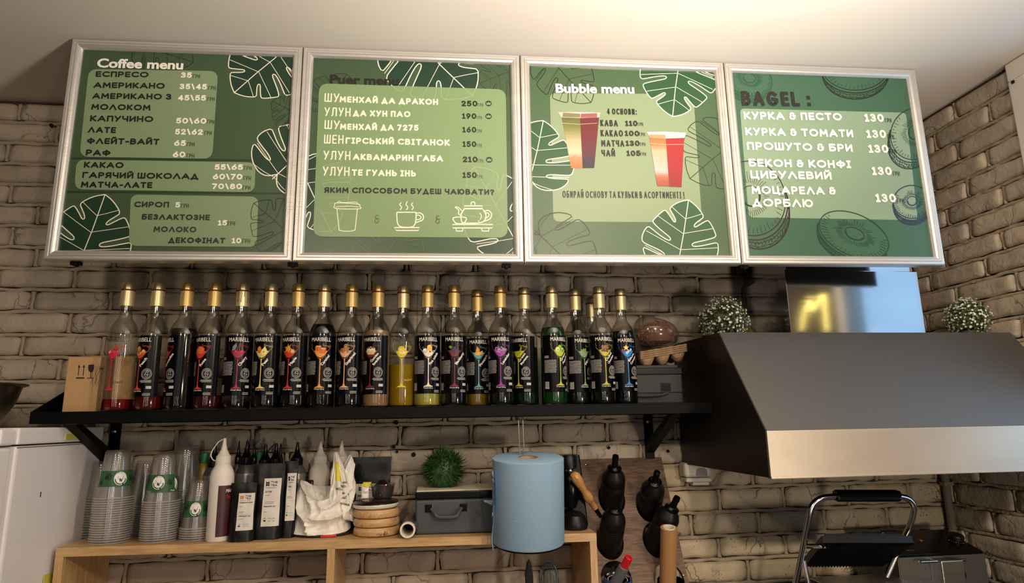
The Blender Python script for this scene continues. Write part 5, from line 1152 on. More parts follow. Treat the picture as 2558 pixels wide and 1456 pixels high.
# ------------------------------------------------------------------ squeeze bottles
def squeeze(label, px, py, Y, H, r, body, cap, group=None, rot=0, lab=None, strap=False, shoulder=None, nm='sauce_bottle', captop=True):
    x, y, z = on(px, py, Y); t = thing(nm, label, 'bottle', (x, y, z), rot, group)
    bh = H * .62; m = MB(); m.lathe([(0, 0), (r * .92, 0), (r, .004), (r, bh), (r * .985, bh + .003), (r * .97, bh + .006)], 32); m.build('body', body, t, smooth=True)
    m = MB(); m.lathe([(r * .97, bh + .006), (r * .9, bh + .014), (r * .58, bh + H * .125), (r * .52, bh + H * .135)], 32, cap=False); m.build('shoulder', shoulder or body, t, smooth=True)
    z0 = bh + H * .135
    m = MB(); m.lathe([(r * .62, z0 - .004), (r * .64, z0), (r * .62, z0 + H * .065), (r * .52, z0 + H * .075), (r * .28, z0 + H * .13), (r * .17, z0 + H * .19), (r * .13, z0 + H * .245), (0, z0 + H * .25)], 24); m.build('nozzle_cap', cap, t, smooth=True)
    if strap:
        m = MB(); m.tube(smoothpts([(-.003, -r * .2, z0 + H * .235), (-r * .5, -r * .3, z0 + H * .20), (-r * .95, -r * .4, z0 + H * .10), (-r * .85, -r * .3, z0 + .01), (-r * .6, 0, z0 + .004)], 5), .0014, 8); m.build('cap_strap', cap, t, smooth=True)
    if lab:
        col, a0, a1, zz0, zz1, words = lab; mb_ = MB(); mb_.grid(16, 1, lambda u, v: ((r + .0006) * math.sin(a0 + (a1 - a0) * u), -(r + .0006) * math.cos(a0 + (a1 - a0) * u), zz0 + (zz1 - zz0) * v)); lb = mb_.build('label', col, t, smooth=True)
        if words:
            A = Art()
            for w_, u0, u1, v0, h_, c_ in words: Art.text(A, w_, (u0, v0), (u1, v0), h_, c_, .017) if False else _oldtext(A, w_, (u0, v0), (u1, v0), h_, c_, .012)
            A.build('label_text', M['ink_label'], lb, lambda u, v, w_: Vector(((r + .0010 + w_) * math.sin(u / r), -(r + .0010 + w_) * math.cos(u / r), v)), slices=[i * .004 for i in range(-20, 21)], eps=.00002)
    return t
R2 = 'dark capped sauce bottles at the back of the oak shelf'
squeeze('big white squeeze bottle with a strapped nozzle in front of the cups', 544, 1350, -.205, .252, .0292, M['white_pl'], M['white_pl'], rot=0, strap=True, lab=(M['maroon'], .05, 1.5, .012, .135, [('MARIBELL', .020, .055, .118, .008, WHITE), ('Topping', .022, .05, .104, .006, (196, 40, 44))]))
for px, H_, lb in ((522, .232, 'grey sauce bottle with a black nozzle behind the low cup stack'), (583, .240, 'grey sauce bottle whose black nozzle rises just right of the white one'), (604, .240, 'grey sauce bottle with a black nozzle, centred behind the small tea pouch'), (623, .238, 'grey sauce bottle whose nozzle stands left of the green capped one'), (652, .232, 'grey sauce bottle with a black nozzle above the tall tea pouch'), (679, .234, 'grey sauce bottle with a strapped black nozzle behind the tall tea pouch'), (690, .232, 'grey sauce bottle, rightmost of those behind the tall tea pouch')):
    k_ = {583: 0, 623: 0, 690: 0}.get(px, 1)
    squeeze(lb, px, 1330, -.078 if k_ else -.046, H_, .026 if k_ else .014, M['foil'], M['black'], R2, shoulder=M['greycap'], strap=px in (679,))
squeeze('silver sauce bottle with a black diamond label beside the side-turned pouch', 733, 1330, -.078, .236, .0265, M['foil'], M['black'], R2, shoulder=M['greycap'])
o = bpy.data.objects[[q.name for q in bpy.data.objects if q.get('label', '').startswith('silver sauce')][0]]
A = Art(); A.poly([(-.016, .120), (-.003, .138), (.010, .120), (-.003, .102)], (20, 18, 18)); _oldtext(A, 'ORIA', (-.009, .118), (.005, .118), .0045, WHITE, .02)
A.build('diamond_label', M['ink_label'], o, lambda u, v, w_: Vector(((.0269 + w_) * math.sin(u / .0265), -(.0269 + w_) * math.cos(u / .0265), v)), slices=[i * .004 for i in range(-8, 8)], eps=.0001)
squeeze('white sauce bottle against the wall, left of the two behind the white bag', 792, 1330, -.072, .240, .0295, M['white_dim'], M['white_dim'], 'white sauce bottles against the wall', lab=(M['maroon'], -1.5, -.35, .02, .135, [('L', -.016, -.012, .122, .008, WHITE)]))
squeeze('white sauce bottle with a maroon label behind the peak of the white bag', 846, 1330, -.072, .240, .0295, M['white_dim'], M['white_dim'], 'white sauce bottles against the wall', lab=(M['maroon'], -1.3, .9, .02, .135, [('MARIBELL', -.030, .012, .122, .009, WHITE), ('Topping', -.026, .0, .108, .006, (196, 40, 44))]))
for px, lb in ((497, 'yellow juice bottle with a green cap behind the cup stacks'), (637, 'yellow juice bottle with a green cap behind the tall black pouch')):
    x, y, z = on(px, 1330, -.055 if px < 600 else -.034); t = thing('juice_bottle', lb, 'bottle', (x, y, z))
    m = MB(); m.lathe([(0, 0), (.016, 0), (.0175, .003), (.0175, .15), (.012, .175), (.009, .182)], 20); m.build('body', M['lemon'], t, smooth=True)
    m = MB(); m.lathe([(0, .183), (.0115, .183), (.0115, .208), (.010, .210), (0, .210)], 16); m.build('cap', M['greenpl'], t, smooth=True)

# ------------------------------------------------------------------ tea pouches
def pouch(label, pxl, pxr, pyb, pyt, Y, thick=.03, yaw=0.0, lab=None, lean=0.0, group='black tea pouches'):
    pl, pr_ = at(pxl, pyb, Y), at(pxr, pyb, Y); x = (pl.x + pr_.x) / 2; W_ = (pr_.x - pl.x); z0 = wz(x) + .0004; H_ = at((pxl + pxr) / 2, pyt, Y).z - z0
    t = thing('tea_pouch', label, 'pouch', (x, Y, z0), yaw, group)
    def surf(s_):
        def f(u, v):
            th = thick * (1 - v) ** .8 * (1 - (2 * u - 1) ** 4) * .5 + .0012; wv = noise.noise(Vector((u * 3, v * 5, W_ * 50))) * .004 * (1 - abs(2 * v - 1) ** 4)
            return ((u - .5) * W_ * (1 - .05 * math.sin(v * PI)), s_ * (th + wv * s_ * -1) + lean * v * H_, v * H_)
        return f
    m = MB(); m.grid(14, 18, surf(-1)); m.grid(14, 18, surf(1))
    m.add([(-W_ / 2, -thick * .02, .0), (W_ / 2, -thick * .02, 0), (W_ / 2, thick * .02, 0), (-W_ / 2, thick * .02, 0)], [(0, 1, 2, 3)])
    m.build('pouch', M['pouch'], t, smooth=True)
    m = MB(); m.box(-W_ * .495, W_ * .495, -.0022 + lean * H_ * .9, -.0008 + lean * H_ * .9, H_ * .90, H_ * .908); m.build('seal_ridge', M['black_matt'], t)
    u0, u1, v0, v1, title, words = lab
    f = surf(-1)
    def mp(u, v, w_):  # label coords in 0..1 of the pouch face
        p = Vector(f(u, v)); return Vector((p.x, p.y - .0007 - w_, p.z))
    A = Art(); nn = 8
    for i in range(nn):
        for j in range(nn): A.layer = 0; A.rect(u0 + (u1 - u0) * i / nn, v0 + (v1 - v0) * j / nn, u0 + (u1 - u0) * (i + 1) / nn, v0 + (v1 - v0) * (j + 1) / nn, (214, 208, 198))
    lb = A.build('label', M['ink_matt'], t, mp, slices=[k / 14 for k in range(1, 14)], eps=.00001)
    asp = W_ / H_; L_ = Art(); K = (28, 26, 26); du = u1 - u0; dv = v1 - v0; X = lambda a: u0 + du * a; Z = lambda b: v0 + dv * b
    for k in range(2):
        for j in range(2): L_.ell(X(.16 + .10 * k), Z(.86 + .045 * j), du * .05, dv * .024, title, 8)
    L_.rect(X(.11), Z(.825), X(.13), Z(.94), title); L_.rect(X(.29), Z(.825), X(.31), Z(.94), title)
    _text(L_, 'THE', Vector((X(.40), Z(.895))), Vector((X(.78), Z(.895))), dv * .045 * 1.0, K, .04); _text(L_, 'TEA', Vector((X(.40), Z(.83))), Vector((X(.78), Z(.83))), dv * .045, K, .04)
    L_.rect(X(.12), Z(.795), X(.75), Z(.802), K)
    for s_, a, b, h_, x1 in words: _oldtext(L_, s_, (X(a), Z(b)), (X(x1), Z(b)), dv * h_, K, .03)
    rn = random.Random(len(label))
    for b in (.64, .50, .47, .30): L_.rect(X(.12), Z(b), X(.3 + rn.random() * .4), Z(b) + dv * .008, (90, 86, 80))
    L_.rect(X(.12), Z(.42), X(.92), Z(.423), (120, 116, 110))
    L_.rect(X(.13), Z(.10), X(.26), Z(.13), K); L_.stroke([(X(.15), Z(.13)), (X(.15), Z(.17)), (X(.24), Z(.17)), (X(.24), Z(.13))], dv * .012, K)
    for a in (.42, .64): L_.stroke([(X(a), Z(.11)), (X(a + .14), Z(.11)), (X(a + .14), Z(.165)), (X(a), Z(.165))], dv * .006, K, True)
    L_.build('label_print', M['ink_matt'], lb, lambda u, v, w_: mp(u, v, .0003 + w_), slices=[k / 14 for k in range(1, 14)], eps=.000008)
    return t
KK = (28, 26, 26)
pouch('small black tea pouch with an orange mark on its label, beside the white bottle', 568, 634, 1350, 1206, -.225, .03, 0, (.33, .96, .19, .82, (196, 110, 60), [('тайванський', .1, .73, .030, .9), ('Аквамарин Габа', .1, .37, .026, .85)]), lean=.03)
pouch('tallest black tea pouch, standing between two other pouches', 622, 704, 1350, 1158, -.195, .045, 0, (.38, .92, .17, .80, KK, [('ШУ ПУЕР', .1, .70, .032, .5), ('Менхай Да', .1, .40, .026, .75)]), lean=.02)
pouch('black tea pouch turned sideways with a narrow strip of its label showing', 700, 736, 1347, 1152, -.185, .03, 0, (.30, .95, .22, .84, KK, [('Улун', .1, .70, .03, .5)]), lean=.02)
pouch('black tea pouch against the wall behind the plastic tub', 871, 975, 1325, 1141, -.060, .03, 0, (.14, .72, .02, .62, KK, [('ВИРОБНИК', .1, .70, .032, .45), ('', .1, .40, .026, .75)][:1]))

# ------------------------------------------------------------------ white carrier bag
x, y, z = on(803, 1340, -.150)
wbg = thing('carrier_bag', 'crumpled white plastic carrier bag with a yellow note on its raised handle', 'bag', (x, y, z))
def ridge(p, f): return (1 - abs(noise.noise(p * f))) ** 2
def bagf(u, v):
    a = u * 2 * PI; rx, ry = .079, .062; hgt = .128 - .040 * math.sin(a + .3) * 0
    top = .135 * (1 - .50 * math.exp(-((a - PI * 1.5) / .9) ** 2)) if True else .13
    prof = (1 - (1 - v) ** 3 * .0) * (1.0 - .30 * v ** 2.2); base = min(1, v / .06) ** .5
    q = Vector((math.cos(a) * 1.5 + v * .6, math.sin(a) * 1.5, v * .8))
    q = Vector((math.cos(a) * rx, math.sin(a) * ry, v * .12)); crease = ((ridge(q, 17) - .6) * .022 + (ridge(q + Vector((3, 1, 2)), 38) - .6) * .008) * min(1, v * 6)
    # peaks: left knot at a=PI, handle peak at a=0..
    zt = .118 + .022 * max(0, math.cos(a - PI)) ** 3 + .085 * max(0, math.cos(a - .15)) ** 6
    if -math.sin(a) > .3: zt -= .040 * (-math.sin(a) - .3)
    r = prof * base
    return ((rx * r + crease) * math.cos(a) + .012 * v * (1 if math.cos(a) > .8 else 0), (ry * r + crease) * math.sin(a), v * zt)
m = MB(); m.grid(120, 56, bagf, wrap=True)
m.build('bag_body', M['bag'], wbg, smooth=True)
m = MB()
def topf(u, v):
    a = u * 2 * PI; e = Vector(bagf(u, 1.0)); c = Vector((0, 0, .075)); p = e.lerp(c, v); q = Vector((p.x * 30, p.y * 30, 1)); p.z += (ridge(q, 1.1) - .6) * .030 * v; return p
m.grid(60, 14, topf, wrap=True); m.build('crumpled_top', M['bag'], wbg, smooth=True)
pk = at(842, 1128, -.15); px0 = Vector((pk.x - x, 0, pk.z - z))
def hand(u, v):  # raised handle sheet
    L0 = Vector((.016, -.030, .06)); R0 = Vector((.088, -.020, .03)); b = L0.lerp(R0, u); tpt = Vector((px0.x - .006 + .010 * u, -.012, px0.z))
    p = b.lerp(tpt, v); q = Vector((u * 6, v * 3, 2)); p.y += -.018 * math.sin(u * PI) * (1 - v) + (ridge(q, .9) - .6) * .016 * (1 - v * .6); p.x += .010 * math.sin(v * PI) * u; return p
m = MB(); m.grid(18, 22, hand); o = m.build('raised_handle', M['bag'], wbg, smooth=True); md = o.modifiers.new('s', 'SOLIDIFY'); md.thickness = .0008
m = MB(); m.grid(6, 8, lambda u, v: Vector(hand(.25 + .35 * u + .1 * v * 0, .55 + .30 * v)) + Vector((0, -.0016, 0))); m.build('yellow_note', M['bagyellow'], o, smooth=True)
A = Art()
for k, (s_, a, b, u1) in enumerate((('МЕСА', .30, .40, .62), ('КИЇВ 24', .55, .46, .92), ('№ 105', .60, .36, .95), ('ЧАЙНА', .45, .28, .72), ('КРАМНИЦЯ', .50, .20, .95), ('2024', .65, .52, .9))): _oldtext(A, s_, (a, b), (u1, b + .02), .028, (60, 58, 54), .02)
A.build('handle_print', M['ink_matt'], o, lambda u, v, w_: Vector(hand(u, v)) + Vector((0, -.0016 - w_, 0)), slices=[k / 12 for k in range(1, 12)], eps=.00002)
m = MB(); m.lathe([(0, -.0002), (.074, -.0002), (.080, .004), (.078, .007), (0, .007)], 32, mat=Matrix.Diagonal((1, .78, 1, 1))); m.build('dark_base', M['navy'], wbg, smooth=True)
m = MB(); m.grid(8, 1, lambda u, v: (.0805 * math.sin(.1 + .5 * u), -.0805 * .79 * math.cos(.1 + .5 * u), .0005 + v * .006)); m.build('red_patch', M['red'], wbg)

# ------------------------------------------------------------------ round boards, cover, tub, sachet
x, y, z = on(941, 1337, -.172)
for k in range(3):
    t = thing('round_board', ['bottom round wooden board of the stack of three, with a burnt mark', 'middle round wooden board of the stack of three', 'top round wooden board, right under the dark cover'][k], 'board', (x - .001 * k, y, z + k * .0222), .4 * k, 'round wooden boards')
    m = MB(); m.lathe([(0, 0), (.054, 0), (.0590, .003), (.0612, .0095), (.0595, .0175), (.056, .0215), (0, .0215)], 44); m.build('board', M['disc'], t, smooth=True)
    if k == 0:
        A = Art(); rn = random.Random(3)
        for j in range(10): a = .02 + rn.uniform(-.014, .014); b = .003 + rn.uniform(0, .003); A.stroke([(a, b), (a + rn.uniform(-.003, .003), b + rn.uniform(.002, .006)), (a + rn.uniform(-.005, .005), b + rn.uniform(.001, .009))], .0009, (40, 24, 14))
        A.build('burnt_mark', M['ink_matt'], t, lambda u, v, w_: Vector((.0615 * math.sin(u / .06), -.0615 * math.cos(u / .06), v)))
zt = z + 3 * .0222
t = thing('padded_cover', 'dark brown round cover with a gathered white rim on the wooden boards', 'cover', (x - .004, y, zt), 0, None)
t.rotation_euler = (0, math.radians(-1.0), 0)
m = MB(); m.lathe([(0, 0), (.050, .0), (.0575, .004), (.0600, .010), (.058, .0155)], 60); 
for v in m.v: a = math.atan2(v.y, v.x); v *= 1; v.x *= 1 + .012 * math.sin(a * 19); v.y *= 1 + .012 * math.sin(a * 19)
m.build('white_rim', M['bag'], t, smooth=True)
m = MB(); m.lathe([(.0600, .0125), (.0602, .0150), (.056, .0195), (.042, .0225), (.02, .0235), (0, .0238)], 44, cap=False); m.build('dark_top', M['dark_round'], t, smooth=True)
x2 = at(956, 1240, -.150); zt2 = zt + .0245
t = thing('plastic_tub', 'small clear tub with dark contents on the padded cover', 'tub', (x2.x, -.155, zt2))
m = MB(); m.lathe([(0, 0), (.0245, 0), (.027, .003), (.0315, .0325), (.0335, .033), (.0335, .036), (.031, .0362)], 32, cap=False); m.build('tub_wall', M['film'], t, smooth=True)
m = MB(); m.lathe([(0, .001), (.0235, .001), (.026, .004), (.0295, .026), (.020, .034), (.008, .045), (0, .046)], 24)
for v in m.v: v += Vector((1, 1, .6)) * noise.noise(v * 90) * .003
m.build('dark_contents', M['dark_round'], t, smooth=True)
m = MB(); rn = random.Random(6)
for k in range(34): c = Vector((.002 + rn.uniform(-.008, .008), -.0275 - rn.uniform(0, .002), rn.uniform(.008, .036))); m.add([c + Vector((rn.uniform(-.002, .002), 0, rn.uniform(-.002, .002))) for _ in range(3)], [(0, 1, 2)])
m.build('copper_flakes', mat('copper_flakes', (226, 110, 50), .25, .9), t)
x3 = at(912, 1240, -.165); t = thing('sachet', 'small white sachet with a yellow top leaning on the clear tub', 'sachet', (x3.x, -.168, zt2))
m = MB(); m.grid(6, 8, lambda u, v: ((u - .5) * .019, -.003 * math.sin(u * PI) + noise.noise(Vector((u * 3, v * 4, 1))) * .003, v * .030)); m.grid(6, 8, lambda u, v: ((u - .5) * .019, .003 * math.sin(u * PI) + noise.noise(Vector((u * 3, v * 4, 1))) * .003, v * .030)); m.build('paper', M['bag'], t, smooth=True)
m = MB(); m.grid(6, 4, lambda u, v: ((u - .5) * .022 + .006 * v, -.004 * math.sin(u * PI) + noise.noise(Vector((u * 5, v * 4, 4))) * .004, .030 + v * .012)); m.build('yellow_top', M['bagyellow'], t, smooth=True)

# ------------------------------------------------------------------ film roll, case, grass
p0 = at(1021, 1321, -.262); p1 = at(1030, 1290, -.07)
t = thing('film_roll', 'white cardboard tube of plastic wrap pointing outwards beside the wooden boards', 'roll', (p0.x, -.165, wz(p0.x) + .0212))
d = Vector((.006, .19, 0)); a0_ = -d / 2; 
def ringtube(r0, r1, A0, A1, n=28):
    b = MB(); rot = (A1 - A0).to_track_quat('Z', 'Y').to_matrix().to_4x4(); L_ = (A1 - A0).length; b.lathe([(r0, 0), (r1, 0), (r1, L_), (r0, L_), (r0, 0)], n, mat=Matrix.Translation(A0) @ rot, cap=False); return b
ringtube(.0150, .0195, a0_, d / 2).build('tube', M['white_core'], t, smooth=True)
ringtube(.0196, .0207, a0_ + d * .06, d / 2).build('wrap', M['film'], t, smooth=True)
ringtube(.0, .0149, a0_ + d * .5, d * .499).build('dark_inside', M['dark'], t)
m = MB(); rn = random.Random(1); pts = []
for k in range(16): pts.append((.014 + k * .0012 + rn.uniform(-.002, .002), a0_.y + .02 + rn.uniform(-.006, .006), .014 + .004 * math.sin(k) - k * .0006))
m.tube(pts, .0018, 5); m.build('loose_film', M['film'], t, smooth=True)
c0 = at(1037, 1327, -.205); c1 = at(1240, 1322, -.205); zc_ = wz((c0.x + c1.x) / 2) + .0004; top_ = at(1040, 1229, -.205).z
t = thing('grey_case', 'grey zipped case with a black lid band under the round grass plant', 'case', ((c0.x + c1.x) / 2, -.12, zc_)); hw = (c1.x - c0.x) / 2; hh = top_ - zc_
m = MB(); m.box(-hw, hw, -.085, .085, 0, hh * .82); m.build('body', M['grey_case'], t, bevel=.008, seg=3)
m = MB(); m.box(-hw - .001, hw + .001, -.087, .087, hh * .82, hh); m.build('lid_band', M['black'], t, bevel=.003)
m = MB(); 
for s_ in (-1, 1): m.box(-.026 + s_ * .046 - .010, -.026 + s_ * .046 + .010, -.0885, -.084, hh * .52, hh * .70)
m.build('handle_mounts', M['black'], t, bevel=.001)
m = MB(); pts = smoothpts([(-.066, -.090, hh * .60), (-.056, -.100, hh * .50), (-.046, -.104, hh * .42), (-.004, -.104, hh * .42), (.006, -.100, hh * .50), (.014, -.090, hh * .60)], 5); m.tube(pts, .0048, 10); m.build('carry_handle', M['grey_case'], t, smooth=True)
m = MB(); m.box(-hw + .003, hw - .003, -.082, .080, hh, hh + .003); sheet = m.build('lid_top', M['cream_paper'], t)
A = Art(); _oldtext(A, 'IRON', (-.083, -.080), (-.063, -.078), .006, (60, 50, 40), .04); A.stroke([(-.058, -.080), (-.056, -.068)], .0012, (60, 50, 40)); A.build('print', M['ink_matt'], sheet, lambda u, v, w_: Vector((u, v, hh + .0034 + w_)))
gp = at(1108, 1160, -.105); zb = zc_ + hh + .0034
t = thing('grass_ball', 'round dark green artificial grass ball on the grey case', 'plant', (gp.x, -.115, zb))
m = MB(); m.lathe([(0, 0), (.026, 0), (.040, .018), (.046, .045), (.038, .072), (.02, .088), (0, .092)], 20); m.build('core', M['leaf'], t, smooth=True)
m = MB(); rn = random.Random(12)
for k in range(1500):
    th = rn.uniform(0, 2 * PI); ph = math.acos(rn.uniform(-.75, 1)); dr = Vector((math.sin(ph) * math.cos(th), math.sin(ph) * math.sin(th), math.cos(ph)))
    base = Vector((0, 0, .046)) + Vector((dr.x * .036, dr.y * .036, dr.z * .038)); tip = Vector((0, 0, .046)) + Vector((dr.x, dr.y, dr.z)) * rn.uniform(.050, .068) + Vector((rn.uniform(-1, 1), rn.uniform(-1, 1), rn.uniform(-.9, .9))) * .013
    if tip.z < .002: tip.z = .002
    mid = (base + tip) / 2 + dr * .004 + Vector((rn.uniform(-1, 1), rn.uniform(-1, 1), 0)) * .003; sd = (tip - base).cross(Vector((rn.uniform(-1, 1), rn.uniform(-1, 1), 1))).normalized() * .0015
    m.add([base - sd, base + sd, mid + sd * .9, mid - sd * .9, tip], [(0, 1, 2, 3), (3, 2, 4)])
o = m.build('grass_blades', M['leaf'], t); o['kind'] = 'stuff'

# ------------------------------------------------------------------ paper towel roll on its hanger
rc = at(1316, 1250, -.27); rt_ = at(1318, 1140, -.27)
rl = thing('paper_roll', 'blue paper towel roll hanging below the black shelf', 'paper roll', (rc.x + .003, -.262, 1.296)); rl.rotation_euler = (math.radians(7), 0, 0)
RR, RH = .0935, .214
m = MB(); m.lathe([(.026, 0), (RR - .002, 0), (RR, .003), (RR, RH - .002), (RR - .003, RH), (.026, RH)], 64, cap=False)
m.build('paper', M['blue'], rl, smooth=True)
m = MB(); m.lathe([(.0235, .001), (.0255, .001), (.0255, RH - .001), (.0235, RH - .001), (.0235, .001)], 32, cap=False); m.build('core_tube', M['cone_card'], rl, smooth=True)
def flap(v0, v1, out, w0, wob):
    b = MB(); rn = random.Random(int(v0 * 1000)); jag = [rn.uniform(-.003, .003) for _ in range(30)]
    def f(u, v):
        z_ = v0 + (v1 - v0) * v; a0_ = -1.36; wv = w0 * (.55 + .45 * math.sin(v * PI * wob)) + jag[int(v * 24)]
        a = a0_ + wv * u * 12; r = RR + .0012 + out * u ** 1.5
        return (r * math.sin(a), -r * math.cos(a), z_)
    b.grid(8, 24, f); return b
o = flap(.075, .188, .010, .022, 1.0).build('loose_sheet', M['blue'], rl, smooth=True)
b = MB(); b.grid(6, 6, lambda u, v: (-RR - .001 - .022 * u, -.020 - .010 * v * (1 - u) + .004 * u, .098 + .016 * v * (1 - u * .8) + .010 * u)); b.build('torn_corner', M['blue'], rl, smooth=True)
b = MB(); b.grid(3, 20, lambda u, v: (-RR * .985 - .003 * u - .003 * math.sin(v * 6), -.022 - .006 * u, -.012 + .12 * v)); b.build('hanging_strip', M['blue'], rl, smooth=True)
b = MB(); b.lathe([(0, -.0045), (RR - .004, -.0045), (RR - .001, -.002), (RR - .004, -.0005), (0, -.0005)], 48); b.build('holder_disc', M['black'], rl, smooth=True)
hg = thing('roll_hanger', 'thin steel wire hanger reaching from the black shelf into the blue roll', 'hanger', (rl.location.x, -.24, SZ0 - .001))
xa, xb = at(1298, 1080, -.262).x, at(1309, 1080, -.262).x
m = MB(); m.tube([(xa, -.243, SZ0 - .001), (xa, -.250, 1.55), (xa, -.262, 1.45), (xa, -.262, 1.33)], .0018, 8); m.build('wire', M['steel'], hg, smooth=True, world=True)
m = MB(); m.tube([(xb, -.243, SZ0 - .001), (xb, -.250, 1.55), (xb, -.262, 1.45), (xb, -.262, 1.33)], .0018, 8); m.build('wire', M['steel'], hg, smooth=True, world=True)

# ------------------------------------------------------------------ black bottle opener machine beside the roll
x, y, z = on(1436, 1328, -.150)
t = thing('black_dispenser', 'tall glossy black dispenser standing between the blue roll and the brown board', 'dispenser', (x - .004, -.13, z))
m = MB(); m.hexa([(-.045, -.012, 0), (.046, -.012, 0), (.046, .06, 0), (-.045, .06, 0), (-.045, -.012, .196), (.028, -.012, .196), (.028, .06, .196), (-.045, .06, .196)]); m.build('back_casing', M['black'], t, bevel=.004)
m = MB(); m.lathe([(0, 0), (.034, 0), (.036, .004), (.036, .018), (.030, .036), (.016, .046), (0, .048)], 32, off=(-.002, -.045, 0)); m.build('dome_base', M['black_matt'], t, smooth=True)
m = MB(); m.lathe([(0, .05), (.014, .055), (.023, .075), (.026, .110), (.022, .135), (.012, .146), (.0115, .150)], 28, off=(-.008, -.036, 0)); m.build('lever_body', M['black'], t, smooth=True)
m = MB(); m.lathe([(.0115, .150), (.0125, .152), (.0125, .156), (.0115, .158)], 24, off=(-.008, -.036, 0)); m.build('chrome_ring', M['chrome'], t, smooth=True)
m = MB(); m.lathe([(.0115, .158), (.020, .162), (.021, .190), (.017, .197), (0, .198)], 28, off=(-.008, -.036, 0)); m.build('top_cylinder', M['black_matt'], t, smooth=True)

# ------------------------------------------------------------------ sloping brown rack board with bottles
PT = Vector((0, -.016, 1.484)); PD = Vector((0, -.20, -.42)).normalized(); PN = Vector((0, PD.z, -PD.y)).normalized()
if PN.y > 0: PN = -PN
def rackpt(px, py): return hitplane(px, py, PT, PN)
rk = thing('rack_board', 'sloping brown wooden rack board with round holes holding black bottles', 'rack', (.6, -.1, 1.0))
def r2(p): return (p.x, (p - PT).dot(PD))
tl, tr = rackpt(1440, 1143), rackpt(1652, 1143)
xl, xrr = tl.x, tr.x; Lr = .60
axis = Vector((0, -.20, .98)).normalized()
HOLES = [(1528, 1245, .0365, 0), (1622, 1262, .0365, 0), (1523, 1352, .0365, 0), (1640, 1348, .0365, 0), (1540, 1448, .040, 1), (1672, 1452, .040, 1)]
hp = []
el_ = 1 / max(.3, abs(axis.cross(PD).length)) 
for px, py, r, kd in HOLES:
    p = rackpt(px, py); u, v = r2(p); hp.append((p, u, v, r, kd))
outer = [(xl, 0), (xrr + .0, 0), (xrr, Lr), (xl, Lr)]
loops = [[Vector((a, b, 0)) for a, b in outer]]
for p, u, v, r, kd in hp:
    rr_ = (r + .004); ru = rr_; rv = min(rr_ / abs(axis.dot(PN)), rr_ * 1.5) if False else rr_ * 1.25
    if kd: rv = rr_ * 1.15
    loops.append([Vector((u + ru * math.cos(-2 * PI * k / 28), v + rv * math.sin(-2 * PI * k / 28), 0)) for k in range(28)])
flat = [q for l in loops for q in l]; tri = tessellate_polygon(loops)
m = MB(); th = .012
def pw(u, v, w_): return Vector((u, PT.y, PT.z)) + PD * v - PN * w_
nV = len(flat)
m.add([pw(q.x, q.y, 0) for q in flat] + [pw(q.x, q.y, th) for q in flat], [tuple(t_) for t_ in tri] + [tuple(i + nV for i in reversed(t_)) for t_ in tri])
o_ = 0
for l in loops:
    n_ = len(l); m.f += [(o_ + i, o_ + (i + 1) % n_, o_ + (i + 1) % n_ + nV, o_ + i + nV) for i in range(n_)]; m.mi += [0] * n_; o_ += n_
m.build('board', M['brownwood'], rk, world=True)
for px, py in ((1708, 1437), (1463, 1160)):
    p = rackpt(px, py); b = MB(); b.lathe([(.003, 0), (.002, .0015), (0, .002)], 10, mat=Matrix.Translation(p) @ PN.to_track_quat('Z', 'Y').to_matrix().to_4x4()); b.build('screw', M['chrome'], rk, smooth=True, world=True)
# dark backing behind the holes so the rack reads as a closed organiser
bp_ = MB(); bp_.hexa([pw(xl, .02, .10), pw(xrr, .02, .10), pw(xrr, .02, .104), pw(xl, .02, .104), pw(xl, .02, .10) + Vector((0, 0, 0)), pw(xrr, .02, .10), pw(xrr, .02, .104), pw(xl, .02, .104)]) if False else None
def rackbottle(i, label, nozpx, H_, r=.0345, tx=0.0):
    p, u, v, rr_, kd = hp[i]
    # axis from the hole centre to the nozzle tip
    N_ = at(nozpx[0], nozpx[1], p.y + tx); ax = (N_ - p); L_ = ax.length; ax.normalize()
    base = p - ax * (H_ - L_)
    rot = ax.to_track_quat('Z', 'Y')
    t = thing('black_sauce_bottle', label, 'bottle', tuple(base), 0, 'black squeeze bottles in the brown rack'); t.rotation_mode = 'XYZ'; t.rotation_euler = rot.to_euler()
    b = MB(); b.lathe([(0, 0), (r * .9, 0), (r, .004), (r, H_ * .46), (r * .965, H_ * .475), (r, H_ * .49), (r * .965, H_ * .505), (r, H_ * .52), (r * .965, H_ * .535), (r, H_ * .55), (r * .97, H_ * .64), (r * .86, H_ * .69), (r * .50, H_ * .78)], 32); b.build('body', M['black_matt'], t, smooth=True)
    b = MB(); b.lathe([(r * .50, H_ * .77), (r * .58, H_ * .775), (r * .58, H_ * .80), (r * .36, H_ * .815), (r * .28, H_ * .835), (r * .24, H_ * .93), (r * .28, H_ * .935), (r * .25, H_ * .99), (0, H_)], 20); b.build('nozzle', M['black'], t, smooth=True)
rackbottle(0, 'black squeeze bottle at the top left of the brown rack', (1538, 1137), .215, r=.035, tx=-.085)
rackbottle(1, 'black squeeze bottle at the right, second highest in the brown rack', (1642, 1178), .205, r=.035, tx=-.10)
rackbottle(2, 'black squeeze bottle at the lower left of the brown rack', (1543, 1240), .215, r=.035, tx=-.085)
rackbottle(3, 'black squeeze bottle at the lower right, behind the kraft paper roll', (1693, 1240), .205, r=.035, tx=-.085)
